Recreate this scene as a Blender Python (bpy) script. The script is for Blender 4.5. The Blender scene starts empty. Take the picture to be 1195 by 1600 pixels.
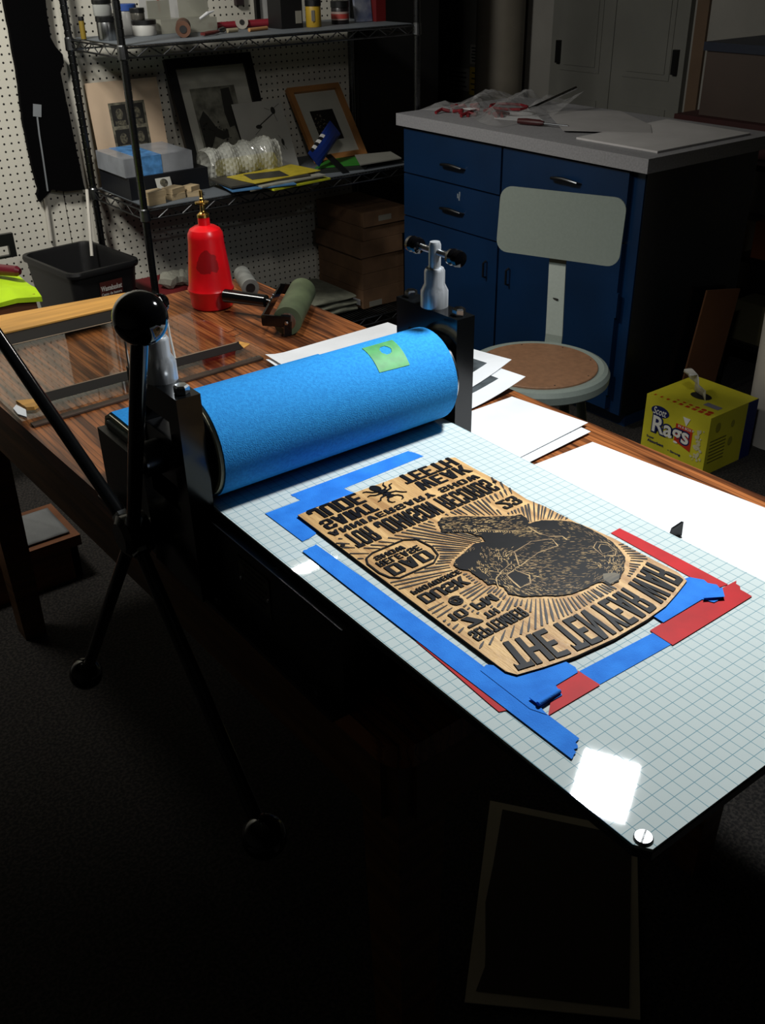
import bpy, bmesh, math, random
from mathutils import Vector, Matrix
random.seed(7)
S = bpy.context.scene
C = S.collection
PI = math.pi

# ---------------------------------------------------------------- camera
cam_d = bpy.data.cameras.new('camera'); cam = bpy.data.objects.new('camera', cam_d); C.objects.link(cam)
Rr = ((0.79755711, -0.60300227, -0.01705603), (-0.31645292, -0.39414866, -0.86284668), (0.5135759, 0.69356694, -0.50517789))
M3 = Matrix(((Rr[0][0], -Rr[1][0], -Rr[2][0]), (Rr[0][1], -Rr[1][1], -Rr[2][1]), (Rr[0][2], -Rr[1][2], -Rr[2][2])))
cam.matrix_world = Matrix.Translation((-0.4816012, -0.31506934, 1.47002694)) @ M3.to_4x4()
cam_d.sensor_fit = 'VERTICAL'; cam_d.sensor_height = 32.0
cam_d.lens = 1531.38 / 1600 * 32.0
cam_d.clip_start = 0.02
S.camera = cam

# ---------------------------------------------------------------- light
w = bpy.data.worlds.new('world'); S.world = w; w.use_nodes = True
w.node_tree.nodes['Background'].inputs[0].default_value = (0.6, 0.65, 0.7, 1)
w.node_tree.nodes['Background'].inputs[1].default_value = 0.002
S.view_settings.view_transform = 'Standard'; S.view_settings.look = 'None'
S.view_settings.gamma = 1; S.view_settings.use_curve_mapping = False
S.view_settings.exposure = 0.0
def area(name, loc, size, power, col, target=None, spread=None, shape='DISK'):
    d = bpy.data.lights.new(name, 'AREA'); d.shape = shape; d.size = size if shape == 'DISK' else size[0]; d.energy = power; d.color = col
    if spread: d.spread = spread
    if shape == 'RECTANGLE': d.size, d.size_y = size
    o = bpy.data.objects.new(name, d); C.objects.link(o); o.location = loc
    if target:
        o.rotation_euler = (Vector(target) - Vector(loc)).to_track_quat('-Z', 'Y').to_euler()
    return o
area('work_lamp', (0.65, 0.52, 1.67), (0.105, 0.115), 17, (0.94, 0.98, 1.0), target=(0.34, 0.36, 0.87), shape='RECTANGLE')
area('bench_lamp', (0.63, 1.505, 1.67), (0.10, 0.13), 4.5, (1.0, 0.95, 0.88), target=(0.6, 2.1, 0.6), shape='RECTANGLE')
area('pegboard_fill', (-0.25, 2.2, 2.45), 0.4, 24, (1.0, 0.97, 0.9), target=(0.8, 3.3, 0.8), spread=math.radians(130))  # unseen lamp, added to brighten the pegboard from the upper left

# ---------------------------------------------------------------- materials
def lin(c):
    return tuple(((v/255)/12.92 if v/255 <= .04045 else ((v/255+.055)/1.055)**2.4) for v in c) + (1,)
MT = {}
def mat(name, rgb, rough=.6, metal=0, spec=.5, var=0, vscale=8, stretch=(1, 1, 1), rgb2=None, bump=0, bscale=60, coat=0, alpha=1, trans=0, ior=1.45, detail=4, lo=.35, hi=.65):
    if name in MT: return MT[name]
    m = bpy.data.materials.new(name); m.use_nodes = True
    nt = m.node_tree; b = nt.nodes['Principled BSDF']
    b.inputs['Base Color'].default_value = lin(rgb); b.inputs['Roughness'].default_value = rough
    b.inputs['Metallic'].default_value = metal; b.inputs['Specular IOR Level'].default_value = spec
    b.inputs['Coat Weight'].default_value = coat; b.inputs['Alpha'].default_value = alpha
    b.inputs['Transmission Weight'].default_value = trans; b.inputs['IOR'].default_value = ior
    tc = nt.nodes.new('ShaderNodeTexCoord'); mp = nt.nodes.new('ShaderNodeMapping')
    mp.inputs['Scale'].default_value = stretch
    nt.links.new(tc.outputs['Object'], mp.inputs['Vector'])
    if rgb2 is None and var == 0: var = .06
    if rgb2 is None: rgb2 = tuple(max(0, v*(1-var)) for v in rgb)
    n = nt.nodes.new('ShaderNodeTexNoise'); n.inputs['Scale'].default_value = vscale; n.inputs['Detail'].default_value = detail
    nt.links.new(mp.outputs[0], n.inputs['Vector'])
    r = nt.nodes.new('ShaderNodeValToRGB'); r.color_ramp.elements[0].position = lo; r.color_ramp.elements[1].position = hi
    r.color_ramp.elements[0].color = lin(rgb2); r.color_ramp.elements[1].color = lin(rgb)
    nt.links.new(n.outputs['Fac'], r.inputs[0]); nt.links.new(r.outputs[0], b.inputs['Base Color'])
    if bump:
        n2 = nt.nodes.new('ShaderNodeTexNoise'); n2.inputs['Scale'].default_value = bscale
        nt.links.new(mp.outputs[0], n2.inputs['Vector'])
        bp = nt.nodes.new('ShaderNodeBump'); bp.inputs['Strength'].default_value = bump; bp.inputs['Distance'].default_value = .002
        nt.links.new(n2.outputs['Fac'], bp.inputs['Height']); nt.links.new(bp.outputs[0], b.inputs['Normal'])
    MT[name] = m
    return m
def mathn(nt, op, a, b=None):
    n = nt.nodes.new('ShaderNodeMath'); n.operation = op
    for i, v in enumerate((a, b)):
        if v is None: continue
        if isinstance(v, (int, float)): n.inputs[i].default_value = v
        else: nt.links.new(v, n.inputs[i])
    return n.outputs[0]
def mixc(nt, fac, a, b):
    n = nt.nodes.new('ShaderNodeMix'); n.data_type = 'RGBA'
    nt.links.new(fac, n.inputs[0])
    for i, v in ((6, a), (7, b)):
        if isinstance(v, tuple): n.inputs[i].default_value = v
        else: nt.links.new(v, n.inputs[i])
    return n.outputs[2]
def pegboard_mat():
    m = mat('pegboard', (205, 202, 190), .55, vscale=2, var=.05)
    nt = m.node_tree; b = nt.nodes['Principled BSDF']
    g = nt.nodes.new('ShaderNodeNewGeometry'); s = nt.nodes.new('ShaderNodeSeparateXYZ'); nt.links.new(g.outputs['Position'], s.inputs[0])
    fx = mathn(nt, 'SUBTRACT', mathn(nt, 'FRACT', mathn(nt, 'DIVIDE', mathn(nt, 'ADD', s.outputs[0], 10.01), .0254)), .5)
    fz = mathn(nt, 'SUBTRACT', mathn(nt, 'FRACT', mathn(nt, 'DIVIDE', s.outputs[2], .0254)), .5)
    d = mathn(nt, 'SQRT', mathn(nt, 'ADD', mathn(nt, 'MULTIPLY', fx, fx), mathn(nt, 'MULTIPLY', fz, fz)))
    hole = mathn(nt, 'LESS_THAN', d, .145)
    src = b.inputs['Base Color'].links[0].from_socket
    nt.links.new(mixc(nt, hole, src, lin((14, 13, 12))), b.inputs['Base Color'])
    return m
def grid_mat():
    m = mat('grid_sheet', (190, 200, 198), .03, vscale=3, var=.03, spec=.5)
    nt = m.node_tree; b = nt.nodes['Principled BSDF']
    g = nt.nodes.new('ShaderNodeNewGeometry'); s = nt.nodes.new('ShaderNodeSeparateXYZ'); nt.links.new(g.outputs['Position'], s.inputs[0])
    xx = mathn(nt, 'ADD', s.outputs[0], mathn(nt, 'MULTIPLY', s.outputs[1], -.0037))
    fx = mathn(nt, 'ABSOLUTE', mathn(nt, 'SUBTRACT', mathn(nt, 'FRACT', mathn(nt, 'ADD', mathn(nt, 'DIVIDE', xx, .0127), 100.5)), .5))
    fy = mathn(nt, 'ABSOLUTE', mathn(nt, 'SUBTRACT', mathn(nt, 'FRACT', mathn(nt, 'ADD', mathn(nt, 'DIVIDE', s.outputs[1], .012174), 100.5)), .5))
    ln = mathn(nt, 'LESS_THAN', mathn(nt, 'MINIMUM', fx, fy), .028)
    src = b.inputs['Base Color'].links[0].from_socket
    nt.links.new(mixc(nt, ln, src, lin((112, 146, 156))), b.inputs['Base Color'])
    return m

# ---------------------------------------------------------------- mesh helpers
def lk(name, me, m, parent=None):
    o = bpy.data.objects.new(name, me); C.objects.link(o)
    if m is not None:
        for q in (m if isinstance(m, (list, tuple)) else [m]): me.materials.append(q)
    if parent: o.parent = parent
    return o
def fin(name, bm, m, parent=None, smooth=False, bevel=0, seg=2):
    if bevel:
        bmesh.ops.bevel(bm, geom=[e for e in bm.edges if len(e.link_faces) == 2 and e.calc_face_angle(0) > .5], offset=bevel, segments=seg, affect='EDGES', profile=.5, clamp_overlap=True)
    bmesh.ops.recalc_face_normals(bm, faces=bm.faces)
    me = bpy.data.meshes.new(name); bm.to_mesh(me); bm.free()
    if smooth:
        for p in me.polygons: p.use_smooth = True
        try: me.set_sharp_from_angle(angle=math.radians(28))
        except Exception: pass
    return lk(name, me, m, parent)
def B(): return bmesh.new()
def box(bm, x0, x1, y0, y1, z0, z1, rot=None, piv=None, mi=0):
    vs = [bm.verts.new((x, y, z)) for x in (x0, x1) for y in (y0, y1) for z in (z0, z1)]
    fs = [(0, 1, 3, 2), (4, 6, 7, 5), (0, 4, 5, 1), (2, 3, 7, 6), (0, 2, 6, 4), (1, 5, 7, 3)]
    for f in fs:
        q = bm.faces.new([vs[i] for i in f]); q.material_index = mi
    if rot is not None:
        p = Vector(piv if piv else ((x0+x1)/2, (y0+y1)/2, (z0+z1)/2))
        for v in vs: v.co = rot @ (v.co - p) + p
    return vs
def frame_of(d):
    d = d.normalized(); a = Vector((0, 0, 1)) if abs(d.z) < .9 else Vector((1, 0, 0))
    u = d.cross(a).normalized(); return u, d.cross(u).normalized()
def tube(bm, pts, r, n=12, cap=True):
    pts = [Vector(p) for p in pts]; rs = r if isinstance(r, (list, tuple)) else [r]*len(pts)
    rings = []
    u = None
    for i, p in enumerate(pts):
        d = (pts[min(i+1, len(pts)-1)] - pts[max(i-1, 0)])
        if d.length < 1e-9: d = Vector((0, 0, 1))
        if u is None: u, v = frame_of(d)
        else:
            d.normalize(); u = (u - d*u.dot(d)); u = u.normalized() if u.length > 1e-6 else frame_of(d)[0]; v = d.cross(u)
        rings.append([bm.verts.new(p + u*math.cos(2*PI*k/n)*rs[i] + v*math.sin(2*PI*k/n)*rs[i]) for k in range(n)])
    for a, b in zip(rings, rings[1:]):
        for k in range(n): bm.faces.new((a[k], a[(k+1) % n], b[(k+1) % n], b[k]))
    if cap:
        bm.faces.new(rings[0][::-1]); bm.faces.new(rings[-1])
def lathe(bm, prof, o=(0, 0, 0), n=32, axis=(0, 0, 1), rotm=None):
    # prof: (r, h) along axis
    ax = Vector(axis).normalized(); u, v = frame_of(ax); o = Vector(o); rings = []
    for r, h in prof:
        if r < 1e-6: rings.append([bm.verts.new(o + ax*h)])
        else: rings.append([bm.verts.new(o + ax*h + u*math.cos(2*PI*k/n)*r + v*math.sin(2*PI*k/n)*r) for k in range(n)])
    for a, b in zip(rings, rings[1:]):
        for k in range(n):
            if len(a) == 1 and len(b) == 1: continue
            if len(a) == 1: bm.faces.new((a[0], b[(k+1) % n], b[k]))
            elif len(b) == 1: bm.faces.new((a[k], a[(k+1) % n], b[0]))
            else: bm.faces.new((a[k], a[(k+1) % n], b[(k+1) % n], b[k]))
    if len(rings[0]) > 1: bm.faces.new(rings[0][::-1])
    if len(rings[-1]) > 1: bm.faces.new(rings[-1])
def prism(bm, poly, z0, z1, mi=0):
    a = [bm.verts.new((x, y, z0)) for x, y in poly]; b = [bm.verts.new((x, y, z1)) for x, y in poly]
    n = len(poly)
    fs = [bm.faces.new(a[::-1]), bm.faces.new(b)] + [bm.faces.new((a[i], a[(i+1) % n], b[(i+1) % n], b[i])) for i in range(n)]
    for f in fs: f.material_index = mi
    return a + b
def sphere(bm, c, r, sc=(1, 1, 1), n=24):
    bmesh.ops.create_uvsphere(bm, u_segments=n, v_segments=n//2, radius=r, matrix=Matrix.Translation(c) @ Matrix.Diagonal((*sc, 1)))
def rrect(w, h, r, n=6):
    pts = []
    for cx, cy, a0 in ((w/2-r, h/2-r, 0), (-w/2+r, h/2-r, 90), (-w/2+r, -h/2+r, 180), (w/2-r, -h/2+r, 270)):
        for k in range(n+1):
            a = math.radians(a0 + 90*k/n); pts.append((cx + r*math.cos(a), cy + r*math.sin(a)))
    return pts
def xf(bm, M, verts=None):
    for v in (verts or bm.verts): v.co = M @ v.co
def tag(o, label, cat, group=None, kind=None):
    if label: o['label'] = label
    if cat: o['category'] = cat
    if group: o['group'] = group
    if kind: o['kind'] = kind
    return o
def thing(name, label, cat, loc=(0, 0, 0), group=None):
    o = bpy.data.objects.new(name, None); o.empty_display_size = .05; C.objects.link(o); o.location = loc
    return tag(o, label, cat, group)
def sub(o, parent):   # keep world coordinates when the empty is off the origin
    o.parent = parent; o.location = tuple(-v for v in parent.location); return o
def P(name, bm, m, t, **k):
    o = fin(name, bm, m, None, **k); o.parent = t
    if t.type == 'EMPTY': o.location = -Vector(t.location)
    return o
def struct(name, bm, m, **k):
    o = fin(name, bm, m, **k); o['kind'] = 'structure'; return o
def glyphs(txt, bold=.02, spacing=1.0):
    cu = bpy.data.curves.new('lettering', 'FONT'); cu.body = txt; cu.size = 1; cu.offset = bold; cu.space_character = spacing
    cu.resolution_u = 3
    to = bpy.data.objects.new('lettering', cu); C.objects.link(to)
    dg = bpy.context.evaluated_depsgraph_get(); me = bpy.data.meshes.new_from_object(to.evaluated_get(dg))
    bpy.data.objects.remove(to); bpy.data.curves.remove(cu)
    xs = [v.co.x for v in me.vertices]; ys = [v.co.y for v in me.vertices]
    x0, x1, y0, y1 = min(xs), max(xs), min(ys), max(ys)
    V = [((v.co.x-x0)/(x1-x0), (v.co.y-y0)/(y1-y0)) for v in me.vertices]; F = [tuple(p.vertices) for p in me.polygons]
    bpy.data.meshes.remove(me); return V, F
def text_on(bm, txt, fn, bold=.02, h=None, spacing=1.0, mi=0):
    """glyph outlines mapped by fn(u,v)->Vector; h = offset vector for thickness"""
    V, F = glyphs(txt, bold, spacing)
    top = [bm.verts.new(fn(u, v)) for u, v in V]
    for f in F:
        try: q = bm.faces.new([top[i] for i in f]); q.material_index = mi
        except ValueError: pass
    if h is not None:
        cnt = {}
        for f in F:
            for a, b in zip(f, f[1:]+f[:1]): cnt[(a, b)] = 1
        lowv = {}
        for (a, b) in list(cnt):
            if (b, a) not in cnt:
                for i in (a, b):
                    if i not in lowv: lowv[i] = bm.verts.new(top[i].co - h)
                try: q = bm.faces.new((top[a], top[b], lowv[b], lowv[a])); q.material_index = mi
                except ValueError: pass
def sheet(name, pts, m, th=.0006, parent=None, nx=1):
    bm = B(); prism(bm, [(x, y) for x, y in pts], 0, th)
    return fin(name, bm, m, parent)

# common materials
black_gloss = mat('black_gloss', (9, 10, 11), .16, spec=.5)
black_satin = mat('black_satin', (16, 17, 18), .38, bump=.15, bscale=300)
ball_mat = mat('ball_black', (4, 4, 5), .07, spec=.5, coat=.3)
steel = mat('steel', (175, 178, 180), .28, 1, vscale=200, stretch=(1, 1, .05), var=.25)
alum = mat('turned_aluminium', (206, 209, 212), .36, .7, vscale=200, stretch=(1, 1, .05), var=.2)
chrome = mat('chrome', (200, 203, 206), .15, 1)
darksteel = mat('dark_steel', (90, 92, 95), .35, 1)
white_paper = mat('white_paper', (226, 228, 230), .7)
grey_paint = mat('grey_green_paint', (130, 139, 131), .42, vscale=150, var=.03, spec=.4)
paper_grey = mat('print_grey', (92, 100, 104), .35, vscale=30, var=.4)
blue_tape = mat('blue_tape', (44, 124, 216), .75, spec=.15, vscale=40, rgb2=(36, 110, 200), bump=.3, bscale=900)
red_tape = mat('red_tape', (178, 16, 22), .6, spec=.2, vscale=30, var=.1)
kraft = mat('cardboard', (112, 84, 60), .8, vscale=12, var=.18)
# ---------------------------------------------------------------- setting
carpet = mat('carpet', (50, 46, 42), .95, vscale=150, rgb2=(20, 18, 17), bump=1.0, bscale=500, detail=2, lo=.42, hi=.62)
bm = B(); box(bm, -2.6, 4.4, -2.6, 5.2, -.05, 0); struct('floor', bm, carpet)
dull = mat('ceiling_paint', (120, 118, 112), .9)
bm = B(); box(bm, -2.6, 4.4, -2.6, 5.2, 2.75, 2.8); struct('ceiling', bm, dull)
wallpaint = mat('wall_paint', (96, 94, 88), .8)
bm = B(); box(bm, -2.65, -2.6, -2.6, 5.2, 0, 2.75); struct('wall_left', bm, wallpaint)
peg = pegboard_mat()
bm = B(); box(bm, -2.6, .795, 3.33, 3.36, 0, 2.75); box(bm, .7985, 2.10, 3.33, 3.36, 0, 2.75); struct('wall_back', bm, peg)
grey_wall = mat('grey_wall', (140, 138, 132), .75, vscale=3, var=.1)
bm = B(); box(bm, 3.4, 3.46, -2.6, 5.2, 0, 2.75); struct('wall_right', bm, grey_wall)
blackwall = mat('dark_wall', (14, 14, 14), .85)
bm = B(); box(bm, -2.6, 3.46, 5.14, 5.2, 0, 2.75); struct('wall_far', bm, blackwall)
bm = B(); box(bm, 2.10, 2.13, 3.32, 5.14, 0, 2.75); struct('trim_1', bm, blackwall)
# doors on the right wall (panelled double doors)
doorm = mat('door_paint', (112, 112, 106), .6, vscale=5, var=.06)
def panel_door(name, y0, y1, kn):
    bm = B(); box(bm, 3.37, 3.40, y0, y1, .02, 2.05)
    w_ = (y1-y0)
    for (za, zb) in ((.12, .78), (.90, 1.95)):
        a, b = y0 + .07, y1 - .07
        box(bm, 3.366, 3.371, a, b, za, zb)
        box(bm, 3.362, 3.367, a+.025, b-.025, za+.025, zb-.025)
    o = struct(name, bm, doorm)
    bm = B(); box(bm, 3.35, 3.372, kn-.012, kn+.012, .93, 1.03); fin('door_latch', bm, black_satin, o)
    return o
panel_door('door_1', 3.03, 3.42, 3.36); panel_door('door_2', 2.62, 3.026, 2.66)
bm = B(); box(bm, 3.385, 3.40, 2.54, 2.60, 0, 2.1); struct('trim_2', bm, mat('door_trim', (98, 78, 60), .6))
bm = B(); lathe(bm, [(.12, 0), (.12, 2.75)], (3.25, 3.66, 0), 32); struct('trim_3', bm, mat('column_paint', (118, 112, 100), .6), smooth=True)
bm = B(); box(bm, 3.30, 3.33, 3.86, 3.895, 0, 2.2); struct('trim_4', bm, mat('orange_trim', (120, 76, 26), .6))
# posters on the right wall
def poster(y0, y1, z0, z1, m, lines, label, lm):
    t = thing('wall_poster', label, 'poster', (3.395, y0, z0))
    bm = B(); box(bm, 3.392, 3.399, y0, y1, z0, z1); P('backing', bm, m, t)
    bm = B()
    for k in range(lines):
        z = z1 - (k+1)*(z1-z0)/(lines+1); a = .08*(y1-y0) + random.random()*.1*(y1-y0)
        box(bm, 3.3905, 3.3925, y0+a, y1-a, z-.004, z+.003)
    P('printed_lines', bm, lm, t)
dk = mat('dark_print', (30, 30, 30), .7)
poster(4.05, 4.23, .735, .85, mat('poster_grey', (190, 190, 186), .6), 4, 'small grey notice in a dark border low on the far wall', dk)
poster(3.89, 4.04, .72, .86, mat('poster_yellow', (220, 190, 60), .6), 4, 'small yellow notice with dark lines beside the pale column', dk)
poster(3.90, 4.04, .875, .97, mat('poster_pale', (190, 188, 180), .6), 5, 'pale notice hung above the yellow notice on the far wall', dk)
# black box added to darken the recess behind the rack
t = thing('dark_recess_box', 'tall black box added for the dark recess behind the wire rack and blue cabinet', 'cabinet', (2.38, 3.6, 0))
bm = B(); box(bm, 2.15, 2.61, 3.38, 3.95, 0, 2.1); P('body', bm, mat('recess_black', (10, 10, 10), .6), t, bevel=.004)
bm = B(); box(bm, 2.16, 2.60, 3.362, 3.379, .05, 2.07); P('door', bm, mat('recess_black', (10, 10, 10), .6), t, bevel=.002)  # flat black front of the added box

# ---------------------------------------------------------------- work table
woodtop = mat('walnut_laminate', (160, 96, 52), .34, vscale=5, stretch=(14, .8, 1), rgb2=(78, 42, 22), detail=8, spec=.5, lo=.38, hi=.6)
# extra dark grain streaks
nt = woodtop.node_tree; bs = nt.nodes['Principled BSDF']
tc = nt.nodes.new('ShaderNodeTexCoord'); mp = nt.nodes.new('ShaderNodeMapping'); mp.inputs['Scale'].default_value = (1, .045, 1)
nt.links.new(tc.outputs['Object'], mp.inputs[0])
wv = nt.nodes.new('ShaderNodeTexWave'); wv.inputs['Scale'].default_value = 30; wv.inputs['Distortion'].default_value = 7; wv.inputs['Detail'].default_value = 3; wv.inputs['Detail Scale'].default_value = 1.5
wv.bands_direction = 'X'
nt.links.new(mp.outputs[0], wv.inputs['Vector'])
rp = nt.nodes.new('ShaderNodeValToRGB'); rp.color_ramp.elements[0].position = .02; rp.color_ramp.elements[1].position = .16
rp.color_ramp.elements[0].color = (.40, .36, .34, 1); rp.color_ramp.elements[1].color = (1, 1, 1, 1)
nt.links.new(wv.outputs['Fac'], rp.inputs[0])
mx = nt.nodes.new('ShaderNodeMix'); mx.data_type = 'RGBA'; mx.blend_type = 'MULTIPLY'; mx.inputs[0].default_value = 1
nt.links.new(bs.inputs['Base Color'].links[0].from_socket, mx.inputs[6]); nt.links.new(rp.outputs[0], mx.inputs[7]); nt.links.new(mx.outputs[2], bs.inputs['Base Color'])
apronm = mat('dark_oak', (118, 82, 48), .5, vscale=4, stretch=(1, 1, 14), var=.3)
t = thing('work_table', 'brown wood-grain work table carrying the printing press', 'table', (.33, 1.06, 0))
RZ = Matrix.Rotation(math.radians(1.3), 4, 'Z')
TM = Matrix.Translation((.335, 1.06, 0)) @ RZ
hw, hl = .382, .772
bm = B(); prism(bm, rrect(hw*2, hl*2, .035, 5), .708, .74); xf(bm, TM)
P('tabletop', bm, woodtop, t, bevel=.004)
bm = B()
for s_ in (-1, 1):
    box(bm, s_*(hw-.012)-.011, s_*(hw-.012)+.011, -hl+.03, hl-.03, .62, .708)
    box(bm, -hw+.03, hw-.03, s_*(hl-.014)-.011, s_*(hl-.014)+.011, .62, .708)
xf(bm, TM); P('apron', bm, apronm, t, bevel=.003)
for sx in (-1, 1):
    for sy in (-1, 1):
        bm = B(); cx, cy = sx*(hw-.045), sy*(hl-.045)
        vs = box(bm, cx-.036, cx+.036, cy-.036, cy+.036, 0, .708)
        for v in vs:
            if v.co.z < .1: v.co.x = cx + (v.co.x-cx)*.72; v.co.y = cy + (v.co.y-cy)*.72
        xf(bm, TM); P('leg', bm, apronm, t, bevel=.004)

# ---------------------------------------------------------------- printing press
pr = thing('printing_press', 'black etching press with ball-ended spokes and gridded bed on the wooden table', 'printing press', (.17, .7, .74))
def hexbolt(x, y, z, r=.0085, m=chrome, par=pr, washer=True):
    bm = B(); lathe(bm, [(r*1.02, 0), (r*1.1, .001), (r*1.1, .0085), (r*.85, .0105), (.0, .0107)], (x, y, z), 6)
    return P('hex_bolt', bm, m, par, bevel=.0006)
for sx, x0, x1 in ((-1, -.058, -.027), (1, .362, .394)):
    # upright: two legs and a cap joined, with a bearing block in the window
    bm = B()
    box(bm, x0, x1, .646, .674, .742, 1.022); box(bm, x0, x1, .752, .78, .742, 1.022)
    box(bm, x0, x1, .674, .752, .985, 1.022); box(bm, x0, x1, .674, .752, .742, .862)
    P('upright_frame', bm, black_gloss, pr)
    bm = B(); box(bm, x0+.002, x1-.002, .675, .751, .895, .958); P('bearing_block', bm, darksteel, pr, bevel=.002)
    xc = (x0+x1)/2
    hexbolt(xc, .661, 1.022); hexbolt(xc, .766, 1.022)
    bm = B(); lathe(bm, [(.0195, 0), (.0195, .022), (.0145, .032), (.0145, .05), (.0125, .054), (.0, .054)], (xc, .7135, 1.022), 40)
    s_ = P('pressure_screw', bm, alum, pr, smooth=True)
    bm = B(); lathe(bm, [(.0085, 0), (.0085, .033), (.007, .037), (.0, .037)], (xc, .7135, 1.075), 28); k_ = fin('screw_stem', bm, alum, s_, smooth=True)
    bm = B(); a = math.radians(90 if sx > 0 else 55); dv = Vector((math.cos(a), math.sin(a), 0)); ctr = Vector((xc, .7135, 1.099))
    tube(bm, [ctr - dv*.04, ctr + dv*.04], .0045, 16); fin('cross_bar', bm, steel, s_, smooth=True)
    for q in (-1, 1):
        bm = B(); lathe(bm, [(.004, -.014), (.0105, -.011), (.0115, -.006), (.0095, -.001), (.0115, .004), (.0105, .010), (.005, .012), (0, .012)], ctr + dv*q*.044, 24, axis=dv*q)
        fin('bar_knob', bm, ball_mat, s_, smooth=True)
# long bearing slot line: lower channels under the bed
for x0, x1, q in ((-.037, -.022, -1), (.338, .352, 1)):
    bm = B(); box(bm, x0, x1, .36, .985, .745, .8575)
    box(bm, min(x0, x0+q*.018), max(x1, x1+q*.018), .36, .985, .742, .749)
    P('side_rail', bm, black_satin, pr, bevel=.001)
bm = B(); box(bm, -.022, .338, .37, .385, .75, .84); P('cross_member', bm, black_satin, pr)
bm = B(); box(bm, -.022, .338, .965, .980, .75, .84); P('cross_member', bm, black_satin, pr)
for y in (.395, .62, .955): hexbolt(-.046, y, .749, .006, black_satin)
# riser feet under bed rollers
bm = B(); tube(bm, [(-.03, .5, .846), (.365, .5, .846)], .012, 20); P('bed_roller', bm, steel, pr, smooth=True)
# name plate
bm = B(); box(bm, -.0385, -.0370, .504, .574, .787, .842); npl = P('name_plate', bm, mat('plate_metal', (96, 92, 84), .45, .8, vscale=90, var=.3), pr)
bm = B()
for k in range(6):
    z = .836 - k*.008; w_ = .024 if k % 2 else .030
    box(bm, -.0389, -.0384, .539-w_*.9, .539+w_*.9, z-.0014, z+.0014)
fin('plate_lines', bm, dk, npl)
bm = B()
for y in (.508, .570): lathe(bm, [(.003, 0), (.0025, .0015), (0, .0018)], (-.0385, y, .812), 12, axis=(-1, 0, 0))
fin('plate_rivet', bm, chrome, npl)
# bed
bed_out = [(-.026, -.012), (-.018, -.0245), (.359, -.0245), (.359, .975), (-.026, .975)]
bm = B(); prism(bm, bed_out, .8585, .8668); bed = P('press_bed', bm, mat('bed_edge', (40, 42, 46), .3), pr, bevel=.0006)
ino = [(-.0255, -.0112), (-.0172, -.0238), (.3585, -.0238), (.3585, .972), (-.0255, .972)]
bm = B(); prism(bm, ino, .8668, .870); fin('grid_sheet', bm, grid_mat(), bed)
bm = B(); lathe(bm, [(.0078, 0), (.0078, .0012), (.0068, .0024), (0, .0026)], (-.0145, -.0125, .8698), 28); sc = fin('bed_screw', bm, steel, bed, smooth=True)
bm = B(); box(bm, -.0070, .0070, -.0009, .0009, .0, .0004, rot=Matrix.Rotation(.45, 3, 'Z'), piv=(0, 0, 0)); xf(bm, Matrix.Translation((-.0145, -.0125, .8722))); fin('screw_slot', bm, black_satin, sc)
# roller drum
RY, RZc, RR = .688, .9365, .0570
bm = B(); tube(bm, [(-.019, RY, RZc), (.355, RY, RZc)], RR, 64); tube(bm, [(-.085, RY+.02, RZc-.01), (.40, RY+.02, RZc-.01)], .016, 24); P('roller_drum', bm, steel, pr, smooth=True)
bm = B(); tube(bm, [(-.082, .7135, .926), (-.058, .7135, .926)], [.022, .022], 28); P('bearing_cap', bm, darksteel, pr, smooth=True)
# drive gear + star wheel
hub = Vector((-.083, .79, .785)); wc = Vector((-.12, .79, .785))
bm = B(); tube(bm, [(-.025, .79, .785), (-.075, .79, .785)], .013, 24); P('drive_shaft', bm, steel, pr, smooth=True)
bm = B(); lathe(bm, [(.018, -.024), (.03, -.02), (.03, .012), (.02, .018), (0, .018)], hub, 36, axis=(-1, 0, 0)); hb = P('wheel_hub', bm, black_gloss, pr, smooth=True)
rad = .434
a0 = math.atan2(.37, -.227)
for k in range(4):
    a = a0 + k*PI/2; d = Vector((0, math.cos(a), math.sin(a))); end = Vector((-.12, .79 + rad*math.cos(a), .785 + rad*math.sin(a)))
    st = hub + d*.022; dd = (end-st).normalized()
    bm = B(); tube(bm, [st, end], .0092, 20); sp = P('wheel_spoke', bm, black_gloss, pr, smooth=True)
    bm = B(); tube(bm, [st - dd*.004, st + dd*.012], .0125, 6); fin('spoke_collar', bm, chrome, sp)
    bm = B(); sphere(bm, end, .0272, n=40); fin('ball_knob', bm, ball_mat, sp, smooth=True)

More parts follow.
